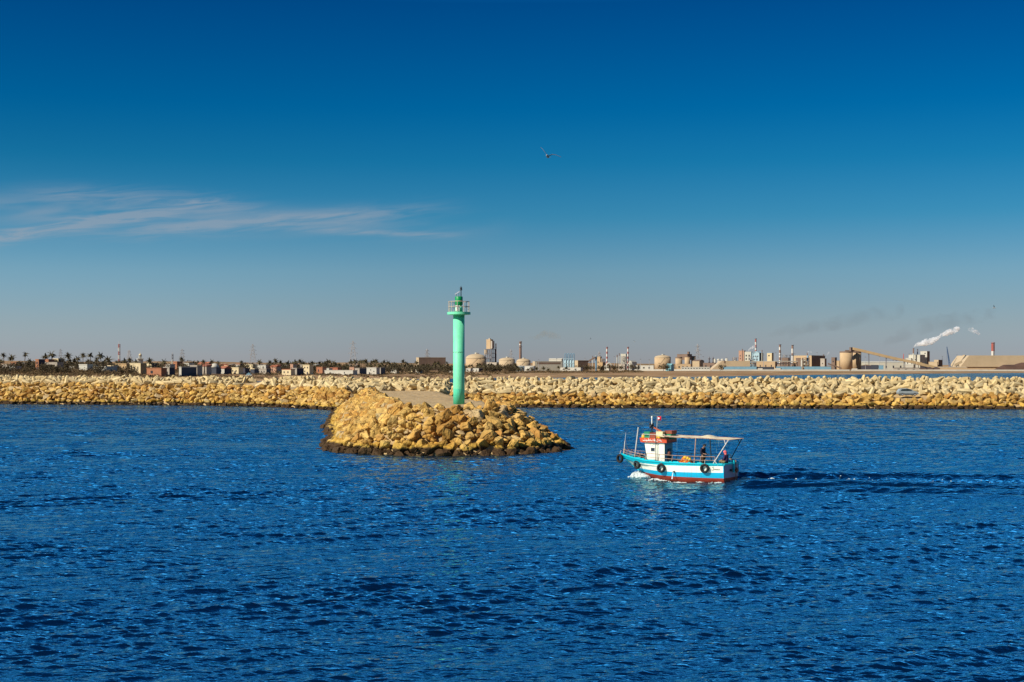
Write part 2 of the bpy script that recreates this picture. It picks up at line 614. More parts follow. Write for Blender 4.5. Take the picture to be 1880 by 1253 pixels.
def ground(X, Y):
    """height of the rubble mound, without its stones"""
    X = np.asarray(X, float); Y = np.asarray(Y, float)
    d, _ = seg_dist(X, Y, AXIS)
    z = np.interp(d, [0, 5.9, 6.5, 13.1, 21], [4.35, 4.35, 4.3, -0.15, -4.5])
    z = np.minimum(z, np.interp(Y, [180, 215, 290], [4.35, 4.05, 3.65]))          # the track dips towards the root of the pier
    dl, sl = seg_dist(X, Y, LEFT)
    dl = dl * sl
    dr, sr = seg_dist(X, Y, RIGHT)
    dr = dr * sr
    zl = np.interp(dl, [-8, 0, 7, 25, 32, 37, 52], [-4.5, -0.2, 4.35, 4.35, 4.75, 4.7, -3])
    zl = np.where(dl < 28, np.minimum(zl, np.interp(X, [-90, -40], [4.35, 3.75])), zl)
    zl = np.where(X > -34, -5, zl)
    zr = np.interp(dr, [-8, 0, 5.5, 8.0, 17.0, 21, 34], [-4.5, -0.2, 2.4, 2.45, 4.9, 4.9, -3])
    zr = np.where(X < -16, -5, zr)
    # the block ridge carries on behind the pier between the two banks
    zb = np.where((X >= -40) & (X <= -14), np.interp(Y + 0.35 * X, [282, 291, 301, 305, 316], [-5, 3.2, 4.8, 4.7, -3]), -5)
    return np.maximum(np.maximum(z, zl), np.maximum(zr, zb))


def grid_mesh(name, xs, ys, zf):
    X, Y = np.meshgrid(xs, ys)
    Z = zf(X, Y)
    nr, nc = X.shape
    co = np.stack([X, Y, Z], -1).reshape(-1, 3)
    i = (np.arange(nr - 1)[:, None] * nc + np.arange(nc - 1)[None, :]).ravel()
    quads = np.stack([i, i + 1, i + 1 + nc, i + nc], -1)
    me = bpy.data.meshes.new(name)
    me.from_pydata(co.tolist(), [], quads.tolist())
    me.polygons.foreach_set('use_smooth', np.ones(len(quads), dtype=bool))
    me.update()
    return me


def mound_z(X, Y):
    z = ground(X, Y)
    z = z - 0.40 * np.clip((3.5 - z) / 0.3, 0, 1)
    return z + 0.10 * np.sin(X * 1.7 + 2 * np.sin(Y * 0.6)) * np.sin(Y * 1.3) + 0.06 * np.sin(X * 3.9 + Y * 2.7)


tag(link_mesh('embankment', grid_mesh('embankment', np.linspace(-190, 190, 330), np.linspace(136, 385, 270), mound_z), M_FILL),
    'sandy core and track of the rubble breakwater', None, None, 'structure')


# --- stones
def make_boulder(seed, n=19, flat=0.8, sub=True):
    r = random.Random(seed)
    bm = bmesh.new()
    ax = (r.uniform(0.9, 1.35), r.uniform(0.8, 1.05), r.uniform(0.62, 0.9) * flat / 0.8)
    for i in range(n):
        while True:
            p = Vector((r.gauss(0, 1), r.gauss(0, 1), r.gauss(0, 1)))
            if p.length > 0.1:
                break
        p.normalize()
        q = r.uniform(0.78, 1.05)
        # squarish rather than round
        mx = max(abs(p.x), abs(p.y), abs(p.z))
        p = p * (0.55 + 0.45 * (0.72 / mx)) * q
        bm.verts.new((p.x * ax[0], p.y * ax[1], p.z * ax[2]))
    g = bmesh.ops.convex_hull(bm, input=bm.verts)
    bmesh.ops.delete(bm, geom=[v for v in bm.verts if not v.link_faces], context='VERTS')
    bmesh.ops.dissolve_limit(bm, angle_limit=R(14), verts=bm.verts, edges=bm.edges)
    if sub:
        bmesh.ops.bevel(bm, geom=list(bm.edges), offset=0.045, segments=1, affect='EDGES', profile=0.5, clamp_overlap=True)
        bmesh.ops.triangulate(bm, faces=bm.faces)
        for _ in range(2):
            es = [e for e in bm.edges if e.calc_length() > 0.30]
            if es:
                bmesh.ops.subdivide_edges(bm, edges=es, cuts=1, use_grid_fill=True)
        bmesh.ops.triangulate(bm, faces=bm.faces)
        bm.normal_update()
        for v in bm.verts:
            k = 0.09 * mnoise.noise(v.co * 1.9 + Vector((seed, 0, 0))) + 0.07 * mnoise.noise(v.co * 4.6 + Vector((0, seed, 0)))
            v.co += v.normal * k
    else:
        bmesh.ops.triangulate(bm, faces=bm.faces)
    bmesh.ops.recalc_face_normals(bm, faces=bm.faces)
    me = bpy.data.meshes.new('boulder')
    bm.to_mesh(me)
    bm.free()
    me.materials.append(M_ROCK)
    return me


BOULDERS = [make_boulder(100 + i) for i in range(16)]
RUBBLE = [make_boulder(300 + i, 18, sub=False) for i in range(14)]


def arrays(me):
    v = np.empty(len(me.vertices) * 3)
    me.vertices.foreach_get('co', v)
    v = v.reshape(-1, 3)
    f = [tuple(p.vertices) for p in me.polygons]
    return v, f


def rot_matrix(rx, ry, rz):
    return np.array((Matrix.Rotation(rz, 3, 'Z') @ Matrix.Rotation(ry, 3, 'Y') @ Matrix.Rotation(rx, 3, 'X')))


def scatter(n_try, sample, radius, keep=None, spacing=1.0):
    """dart throwing with large stones first; sample(i) -> (x, y), radius(i)"""
    out = []
    cell = {}
    for i in range(n_try):
        r_ = radius(i / n_try)
        x, y = sample()
        if keep and not keep(x, y):
            continue
        ok = True
        cx, cy = int(math.floor(x / 3)), int(math.floor(y / 3))
        for ix in (cx - 1, cx, cx + 1):
            for iy in (cy - 1, cy, cy + 1):
                for (a, b, q) in cell.get((ix, iy), ()):
                    if (a - x) ** 2 + (b - y) ** 2 < ((q + r_) * 0.74 * spacing) ** 2:
                        ok = False
                        break
                if not ok: break
            if not ok: break
        if ok:
            cell.setdefault((cx, cy), []).append((x, y, r_))
            out.append((x, y, r_))
    return out


def gz(x, y):
    return float(ground(np.array([x]), np.array([y]))[0])


def pier_sample():
    # uniform along the pier's flanks and round its head
    while True:
        x, y = random.uniform(-40, 12), random.uniform(138, 296)
        d = float(seg_dist(np.array([x]), np.array([y]), AXIS)[0][0])
        if 5.6 < d < 13.7:
            return x, y


def pier_keep(x, y):
    z = gz(x, y)
    if z < -0.8: return False
    # the far side of the pier cannot be seen from the water in front
    ax = np.interp(y, [p[1] for p in AXIS], [p[0] for p in AXIS])
    return y < 172 or x < ax + 2


stones = scatter(52000, pier_sample, lambda q: 0.62 * (1 - q) ** 3.0 + 0.34 + random.uniform(-0.09, 0.20), pier_keep, 0.76)
front = [s for s in stones if s[1] < 178]
back = [s for s in stones if s[1] >= 178]


def seen_size(s):
    return s[2] / s[1]


front.sort(key=lambda s: -seen_size(s))
single, rest = front[:300], front[300:] + back


def pier_label(x, y, r_):
    z = gz(x, y)
    size = 'large' if r_ > 0.82 else ('mid-sized' if r_ > 0.58 else 'small')
    if z < 0.75: zone = 'dark weed-crusted boulder in the wet band along the waterline'
    elif z < 2.2: zone = 'yellow ochre boulder on the lower slope'
    elif z < 3.7: zone = 'tawny ochre boulder on the upper slope'
    else: zone = 'pale ochre boulder on the rim round the sandy top'
    return '%s %s of the pier head' % (size, zone)


for i, (x, y, r_) in enumerate(single):
    o = bpy.data.objects.new('boulder', BOULDERS[i % len(BOULDERS)])
    C.objects.link(o)
    z = gz(x, y)
    o.location = (x, y, z + 0.10 * r_)
    k = r_ * 0.95
    o.scale = (k * random.uniform(0.9, 1.12), k * random.uniform(0.9, 1.1), k * random.uniform(0.9, 1.1))
    o.rotation_euler = (random.uniform(-0.6, 0.6), random.uniform(-0.6, 0.6), random.uniform(0, 6.28))
    tag(o, pier_label(x, y, r_), 'boulder', 'boulders heaped round the pier head')


def merged(name, items, protos, m, tilt=0.6, lift=0.12):
    V, Fc, n = [], [], 0
    data = [arrays(p) for p in protos]
    for i, (x, y, r_) in enumerate(items):
        v, f = data[random.randrange(len(data))]
        A = rot_matrix(random.uniform(-tilt, tilt), random.uniform(-tilt, tilt), random.uniform(0, 6.28))
        s = r_ * np.array([random.uniform(0.88, 1.15), random.uniform(0.88, 1.1), random.uniform(0.85, 1.1)])
        V.append((v * s) @ A.T + np.array([x, y, gz(x, y) + lift * r_]))
        Fc += [tuple(k + n for k in q) for q in f]
        n += len(v)
    me = bpy.data.meshes.new(name)
    me.from_pydata(np.concatenate(V).tolist(), [], Fc)
    me.update()
    me.materials.append(m)
    return link_mesh(name, me, m)


def along(pts, lo, hi):
    segs = list(zip(pts[:-1], pts[1:]))
    L = [math.dist(a, b) for a, b in segs]

    def f():
        a, b = random.choices(segs, L)[0]
        t, d = random.random(), random.uniform(lo, hi)
        dx, dy = b[0] - a[0], b[1] - a[1]
        l = math.hypot(dx, dy)
        return a[0] + dx * t - dy / l * d, a[1] + dy * t + dx / l * d
    return f


def off_pier(x, y):
    return float(seg_dist(np.array([x]), np.array([y]), AXIS)[0][0]) > 12.5 and abs(x) < 150


bank = scatter(17000, along(LEFT, -1.2, 7.6), lambda q: 0.70 * (1 - q) ** 1.6 + 0.38 + random.uniform(-0.08, 0.14), off_pier, 0.8)
bank += scatter(15000, along(RIGHT, -1.2, 6.3), lambda q: 0.60 * (1 - q) ** 1.4 + 0.50 + random.uniform(-0.1, 0.18), lambda x, y: abs(x) < 150 and x > -14 and not (81 < x < 88.5 and y > 301.0), 0.82)
tag(merged('rubble', rest + bank, RUBBLE, M_ROCK), 'ochre quarry stones heaped along the pier flank and both banks of the breakwater', 'rubble', None, 'stuff')


# --- concrete armour blocks
def make_block(seed):
    """A concrete armour unit: two stubby tapered bars at right angles joined by a shank."""
    r = random.Random(seed)
    mb = MB()

    def bar(c, ax, half, ra, rb, n=6):
        c, ax = Vector(c), Vector(ax)
        e = 0.12
        pts = [(-half, rb * 0.80), (-half + e, rb), (-half * 0.25, ra), (half * 0.25, ra), (half - e, rb), (half, rb * 0.80)]
        vs = []
        for t, q in pts:
            vs += mb.ring(c + ax * t, ax, q, n, math.pi / 8)
        fs = []
        for i in range(len(pts) - 1):
            fs += [(i * n + j, i * n + (j + 1) % n, (i + 1) * n + (j + 1) % n, (i + 1) * n + j) for j in range(n)]
        fs += [tuple(range(n - 1, -1, -1)), tuple(range((len(pts) - 1) * n, len(pts) * n))]
        mb.add(vs, fs)
    s = r.uniform(0.62, 0.82)
    bar((-s, 0, 0), (0, 1, 0), r.uniform(1.25, 1.55), 0.50, 0.34)
    bar((s, 0, 0), (0, 0, 1), r.uniform(0.9, 1.2), 0.50, 0.34)
    bar((0, 0, 0), (1, 0, 0), s + 0.2, 0.42, 0.44)
    me = mb.mesh('armour_block')
    me.materials.append(M_CONC)
    return me


BLOCKS = [make_block(i) for i in range(6)]
blk = []
sp1 = along(RIGHT, 7.4, 21.5)
blk += [(x, y, r_, 'front') for x, y, r_ in scatter(9000, sp1, lambda q: 1.0, lambda x, y: -14 < x < 128, 0.98)]
sp2 = along([(-40, 309), (-14, 301)], 0, 1)


def mid_sample():
    x = random.uniform(-40, -14)
    return x, random.uniform(289.5, 306) - 0.35 * x


blk += [(x, y, r_, 'mid') for x, y, r_ in scatter(2500, mid_sample, lambda q: 1.0, lambda x, y: gz(x, y) > 3.0 and float(seg_dist(np.array([x]), np.array([y]), AXIS)[0][0]) > 7, 0.96)]
blk += [(x, y, r_, 'far') for x, y, r_ in scatter(6000, along(LEFT, 25, 37), lambda q: 1.0, lambda x, y: -150 < x < -38, 0.96)]
blk = [b for b in blk if not (80.5 < b[0] < 88.8 and b[1] < 307.6)]       # room for the parked car
blk.sort(key=lambda b: b[1])
one_block = [b for b in blk if b[3] == 'front' and -12 < b[0] < 118][:300]
chosen = set(one_block)
rest_b = [b for b in blk if b not in chosen]
for i, (x, y, r_, _) in enumerate(one_block):
    o = bpy.data.objects.new('armour_block', BLOCKS[i % 6])
    C.objects.link(o)
    z = gz(x, y)
    o.location = (x, y, z + 0.35)
    o.rotation_euler = (random.gauss(0, 0.55), random.gauss(0, 0.5), random.gauss(1.57, 0.75))
    q = random.uniform(0.95, 1.2)
    o.scale = (q, q, q)
    row = 'bottom row just above the ochre rocks' if z < 3.4 else ('middle of the sloping pile' if z < 4.9 else 'top of the pile against the far shore')
    tag(o, 'pale concrete armour block of crossed stubby bars, ' + row, 'concrete block', 'concrete armour blocks piled on the breakwater')
V, Fc, n = [], [], 0
bdata = [arrays(b) for b in BLOCKS]
for (x, y, r_, _) in rest_b:
    v, f = random.choice(bdata)
    A = rot_matrix(random.gauss(0, 0.55), random.gauss(0, 0.5), random.gauss(1.57, 0.75))
    V.append((v * random.uniform(0.92, 1.16)) @ A.T + np.array([x, y, gz(x, y) + 0.35]))
    Fc += [tuple(k + n for k in q) for q in f]
    n += len(v)
me = bpy.data.meshes.new('armour_block_pile')
me.from_pydata(np.concatenate(V).tolist(), [], Fc)
me.update()
me.materials.append(M_CONC)
tag(link_mesh('armour_block_pile', me, M_CONC), 'long pile of pale concrete blocks behind the track of the far bank', 'concrete blocks', None, 'stuff')


# --- far shore
PXS = [-900, -300, 0, 200, 400, 600, 900, 1100, 1245, 1400, 1500, 1880, 2300, 3000]
SHORE = [600, 680, 705, 730, 790, 880, 1040, 1090, 1119, 1305, 1424, 1807, 2000, 2300]
FRONT = [850, 850, 850, 850, 1050, 1250, 1700, 2000, 2150, 2150, 2150, 2150, 2200, 2500]
FRONTZ = [6.2, 6.2, 6.2, 6.0, 4.7, 2.8, 1.4, 1.3, 1.5, 1.5, 1.5, 1.5, 1.5, 1.5]
RIDGE = [664, 664, 664, 664, 663, 665, 668, 668, 668, 669, 670, 670, 670, 670]


def land_z(X, Y):
    X = np.asarray(X, float); Y = np.asarray(Y, float)
    px = 940 + F * X / Y
    sh, fr, fz = np.interp(px, PXS, SHORE), np.interp(px, PXS, FRONT), np.interp(px, PXS, FRONTZ)
    rz = EYE + (HOR - np.interp(px, PXS, RIDGE)) * 4200 / F
    beach = sh + 60
    z = np.where(Y < sh, -0.02 * (sh - Y), 0)
    a = np.clip((Y - sh) / np.maximum(fr - sh, 1), 0, 1)
    z = np.where(Y >= sh, 0.25 + (fz - 0.25) * a ** 0.8 - 0.25 * np.exp(-(Y - sh) / 10), z)
    b = np.clip((Y - fr) / (4200 - fr), 0, 1)
    z = np.where(Y > fr, fz + (rz - fz) * b ** 2.2, z)
    z = np.where(Y > 4200, rz - (Y - 4200) * 0.004, z)
    roll = 0.35 * np.sin(X * 0.045 + 1.3 * np.sin(Y * 0.021)) * np.sin(Y * 0.05) + 0.5 * np.sin(X * 0.012 + 2) * np.sin(Y * 0.017)
    big = 2.2 * np.sin(X * 0.0035 + 1) + 1.3 * np.sin(X * 0.011)
    return z + roll * np.clip((Y - sh - 20) / 80, 0, 1) * np.clip((2000 - Y) / 600, 0.1, 1) + big * np.clip((Y - 2900) / 1200, 0, 1)


def lz(x, y):
    return float(land_z(np.array([x]), np.array([y]))[0])


def build_land():
    rows = [560.0]
    while rows[-1] < 2300: rows.append(rows[-1] * 1.006)
    while rows[-1] < 16000: rows.append(rows[-1] * 1.05)
    D = np.array(rows)
    u = np.concatenate([np.linspace(-1.3, -0.42, 20)[:-1], np.linspace(-0.42, 0.42, 300), np.linspace(0.42, 1.3, 20)[1:]])
    U, Y = np.meshgrid(u, D)
    X = U * Y
    Z = land_z(X, Y)
    nr, nc = X.shape
    co = np.stack([X, Y, Z], -1).reshape(-1, 3)
    i = (np.arange(nr - 1)[:, None] * nc + np.arange(nc - 1)[None, :]).ravel()
    quads = np.stack([i, i + 1, i + 1 + nc, i + nc], -1)
    me = bpy.data.meshes.new('land')
    me.from_pydata(co.tolist(), [], quads.tolist())
    me.polygons.foreach_set('use_smooth', np.ones(len(quads), dtype=bool))
    me.update()
    m = bpy.data.materials.new('dry_land')
    m.use_nodes = True
    t = NT(m.node_tree)
    p = m.node_tree.nodes['Principled BSDF']
    p.inputs['Roughness'].default_value = 0.95
    p.inputs['Specular IOR Level'].default_value = 0.1
    pos = t.node('ShaderNodeNewGeometry').outputs['Position']
    mp = t.node('ShaderNodeMapping')
    mp.inputs['Scale'].default_value = (1, 0.35, 1)
    t.link(pos, mp.inputs['Vector'])
    n1 = t.noise(mp.outputs[0], 0.018, 6.0, 0.6)
    n2 = t.noise(pos, 0.004, 4.0, 0.5)
    c = t.ramp(n1, [(0.30, (0.10, 0.065, 0.03)), (0.45, (0.22, 0.135, 0.06)), (0.6, (0.38, 0.24, 0.12)), (0.75, (0.46, 0.32, 0.18))])
    c = t.mix('MIX', t.maprange(n2, 0.4, 0.65, 0, 0.7), c, (0.30, 0.17, 0.08, 1))
    t.link(c, p.inputs['Base Color'])
    tag(link_mesh('land', me, m), 'dry brown coastal plain beyond the breakwater', None, None, 'structure')


build_land()


# ------------------------------------------------------------------ beacon
M_MINT = mat('mint_paint', (0.16, 0.66, 0.38), 0.55, 0.10, 0.9, rust=((0.10, 0.42, 0.30), 0.35, 0.66))
M_MINT_LOW = mat('turquoise_paint', (0.09, 0.60, 0.38), 0.55, 0.10, 1.4)
M_GREEN = mat('green_paint', (0.0, 0.24, 0.06), 0.45, 0.12, 2.0)
M_RAIL = mat('pale_rail_paint', (0.48, 0.38, 0.31), 0.6, 0.15, 3.0, rust=((0.22, 0.09, 0.04), 2.0, 0.62))
M_WHITE = mat('white_paint', (0.80, 0.78, 0.72), 0.5, 0.08, 2.0)
M_DARK = mat('dark_metal', (0.03, 0.03, 0.035), 0.5, 0.2, 4.0)
M_GREY = mat('grey_metal', (0.30, 0.31, 0.33), 0.5, 0.15, 3.0)



def streak(m, col, amount):
    """vertical rain and rust streaks on painted steel"""
    t = NT(m.node_tree)
    p = m.node_tree.nodes['Principled BSDF']
    src = p.inputs['Base Color'].links[0].from_socket
    mp = t.node('ShaderNodeMapping')
    mp.inputs['Scale'].default_value = (5.0, 5.0, 0.35)
    t.link(t.node('ShaderNodeTexCoord').outputs['Object'], mp.inputs['Vector'])
    n1 = t.noise(mp.outputs[0], 1.6, 5.0, 0.65)
    c = t.mix('MIX', t.maprange(n1, 0.52, 0.74, 0.0, amount), src, (*col, 1))
    t.link(c, p.inputs['Base Color'])


streak(M_MINT, (0.13, 0.42, 0.27), 0.8)
streak(M_MINT_LOW, (0.07, 0.36, 0.24), 0.8)


def build_beacon():
    D, px = 173.5, 842.5
    x = wx(px, D)
    base = 4.3
    t = thing('beacon_tower', 'slender mint green beacon tower with a railed gallery and green lantern, on the pier head', 'beacon', (x, D, base))
    h = 10.95
    mb = MB(); mb.smooth = True
    R0 = 0.695
    mb.lathe([(R0, 0.0), (R0, 1.9), (R0, 1.905), (R0, h)], 48, mats=[1, 1, 0])
    mb.build('shaft', [M_MINT, M_MINT_LOW], t)
    # the weathered horizontal crack round the shaft
    mb = MB()
    for i in range(26):
        a = R(-170 + i * 5.2)
        zz = 6.35 + 0.05 * math.sin(i * 1.9) + 0.03 * math.sin(i * 4.1)
        if i in (5, 6, 13): continue
        mb.box((math.cos(a) * (R0 + 0.002), math.sin(a) * (R0 + 0.002), zz), (0.012, 0.075, 0.03 + 0.03 * (i % 3 == 0)), a)
    mb.build('crack', M_DARK, t)
    mb = MB(); mb.lathe([(R0, h - 0.06), (1.28, h), (1.42, h), (1.42, h + 0.30), (0.4, h + 0.31)], 48)
    mb.build('gallery', M_MINT, t)
    g = h + 0.30
    # railing: posts and two rails
    mb = MB()
    n = 10
    for i in range(n):
        a = 2 * math.pi * i / n + 0.2
        mb.cyl((1.27 * math.cos(a), 1.27 * math.sin(a), g), (1.27 * math.cos(a), 1.27 * math.sin(a), g + 1.28), 0.035, n=6)
    for z in (0.66, 1.28):
        mb.tube([(1.27 * math.cos(2 * math.pi * i / 32), 1.27 * math.sin(2 * math.pi * i / 32), g + z) for i in range(32)], 0.035, 6, True)
    mb.build('railing', M_RAIL, t)
    mb = MB(); mb.smooth = True
    mb.lathe([(0.46, g), (0.46, g + 0.75)], 28)
    mb.build('lantern_pedestal', M_MINT, t)
    mb = MB(); mb.smooth = True
    mb.lathe([(0.30, g + 0.72), (0.47, g + 0.95), (0.47, g + 1.86), (0.43, g + 1.90), (0.05, g + 1.92)], 28)
    lan = mb.build('lantern', M_GREEN, t)
    mb = MB(); mb.lathe([(0.485, g + 1.30), (0.485, g + 1.38)], 28); mb.build('collar', M_RAIL, lan)
    c = math.cos; s = math.sin
    mb = MB(); mb.box((-0.12, -1.0, g + 0.42), (0.48, 0.34, 0.72)); cab = mb.build('equipment_cabinet', M_WHITE, t)
    mb = MB(); mb.box((-0.12, -1.18, g + 0.42), (0.38, 0.03, 0.60)); mb.build('cabinet_door', M_WHITE, cab)
    # solar panel on a frame and the light itself
    top = g + 1.91
    mb = MB()
    mb.cyl((-0.30, 0.0, top), (-0.30, 0.0, top + 0.36), 0.03); mb.cyl((0.0, 0.0, top), (0.0, 0.0, top + 0.5), 0.03); mb.cyl((-0.40, 0.0, top + 0.25), (0.12, 0.0, top + 0.62), 0.035)
    fr = mb.build('panel_frame', M_RAIL, t)
    mb = MB(); mb.box((-0.22, -0.1, top + 0.40), (0.60, 0.62, 0.035), mat=Matrix.Rotation(R(-32), 3, 'Y') @ Matrix.Rotation(R(14), 3, 'X'))
    mb.build('solar_panel', M_GREY, t)
    mb = MB(); mb.cyl((0.26, 0, top), (0.26, 0, top + 0.78), 0.055); mb.build('lamp_post', M_DARK, t)
    mb = MB(); mb.smooth = True
    mb.lathe([(0.10, 0.74), (0.17, 0.78), (0.13, 0.84), (0.13, 1.02), (0.17, 1.06), (0.05, 1.14), (0.02, 1.30)], 16, (0.26, 0, top))
    mb.build('lamp', M_DARK, t)


build_beacon()

# ------------------------------------------------------------------ fishing boat
TH = R(33)
BOAT_LOC = (17.02, 110.7, 0.10)
M_CYAN = mat('cyan_paint', (0.0, 0.46, 0.56), 0.42, 0.10, 1.6, rust=((0.02, 0.20, 0.26), 1.4, 0.69))
M_BWHITE = mat('boat_white', (0.82, 0.79, 0.66), 0.42, 0.06, 1.3, rust=((0.50, 0.40, 0.24), 0.9, 0.70))
M_BLUE2 = mat('bright_blue_paint', (0.0, 0.38, 0.60), 0.42, 0.10, 1.6)
M_RED = mat('antifouling_red', (0.33, 0.035, 0.012), 0.6, 0.22, 1.3)
M_LILAC = mat('transom_shade', (0.36, 0.30, 0.42), 0.55, 0.12, 1.5, rust=((0.16, 0.12, 0.18), 1.6, 0.64))  # lilac shade of the unlit stern put into its colour
M_ORED = mat('fascia_red', (0.58, 0.07, 0.02), 0.5, 0.15, 2.5)
M_RUBBER = mat('tyre_rubber', (0.012, 0.011, 0.012), 0.75, 0.3, 5.0)
M_RUST = mat('rusty_pipe', (0.36, 0.22, 0.16), 0.7, 0.35, 3.0, rust=((0.20, 0.06, 0.02), 2.5, 0.58))
M_STEEL = mat('galvanised_pipe', (0.55, 0.50, 0.46), 0.5, 0.2, 2.5)
M_CANVAS = mat('cream_canvas', (0.66, 0.56, 0.38), 0.85, 0.12, 1.8, 0.02, 4.0)
M_ORANGE = mat('orange_net', (0.62, 0.15, 0.015), 0.8, 0.35, 6.0, island=0.25)
M_YELLOW = mat('yellow_plastic', (0.70, 0.42, 0.02), 0.55, 0.15, 4.0)
M_CRATE = mat('green_plastic', (0.02, 0.20, 0.10), 0.55, 0.2, 4.0)
M_BROWN = mat('brown_wood', (0.24, 0.06, 0.03), 0.7, 0.25, 4.0)
M_CREAMP = mat('cream_plastic', (0.60, 0.52, 0.30), 0.55, 0.15, 4.0)
M_DECK = mat('deck_paint', (0.05, 0.22, 0.30), 0.7, 0.2, 2.5)
M_GLASS = mat('dark_glass', (0.03, 0.04, 0.06), 0.12, 0.1, 2.0, spec=0.6)
M_AFT_SHADE = mat('wheelhouse_aft_shade', (0.10, 0.26, 0.36), 0.5, 0.12, 2.0)  # aft wall of the white wheelhouse, its shade painted in dark blue
M_NET = mat('hanging_line', (0.30, 0.50, 0.46), 0.8, 0.1, 2.0)

streak(M_BWHITE, (0.45, 0.33, 0.18), 0.45)
streak(M_BLUE2, (0.05, 0.22, 0.33), 0.6)
streak(M_CYAN, (0.03, 0.26, 0.32), 0.6)
streak(M_RED, (0.12, 0.03, 0.02), 0.7)


def boat_curve(t, pts):
    return float(np.interp(t, [p[0] for p in pts], [p[1] for p in pts]))


BEAM = [(0, 1.42), (.1, 1.53), (.2, 1.62), (.35, 1.70), (.5, 1.69), (.62, 1.58), (.72, 1.38), (.80, 1.12), (.87, .82), (.93, .50), (.97, .26), (1, .05)]
SHEER = [(0, 1.30), (.25, 1.27), (.5, 1.30), (.7, 1.38), (.85, 1.53), (1, 1.72)]
WTOP = [(0, 1.16), (.25, 1.10), (.5, 1.07), (.7, 1.10), (.85, 1.18), (1, 1.28)]
WBOT = [(0, .66), (.25, .61), (.5, .58), (.7, .60), (.85, .66), (1, .76)]
RTOP = [(0, .22), (.25, .20), (.5, .21), (.7, .25), (.85, .33), (1, .46)]
LEV = [  # (z curve, beam factor, x of the stem at this level)
    ([(0, -.45), (.5, -.55), (1, -.45)], 0.0, 7.0),
    ([(0, -.20), (.5, -.25), (1, -.15)], 0.80, 7.35),
    (RTOP, 0.93, 8.0), (WBOT, 0.975, 8.45), (WTOP, 1.0, 9.15), (SHEER, 1.02, 9.65)]


def hull_pt(t, lev, side):
    zc, bf, xs = LEV[lev]
    return (xs * t, side * boat_curve(t, BEAM) * bf, boat_curve(t, zc))


def deck_z(t):
    return boat_curve(t, SHEER) - 0.36


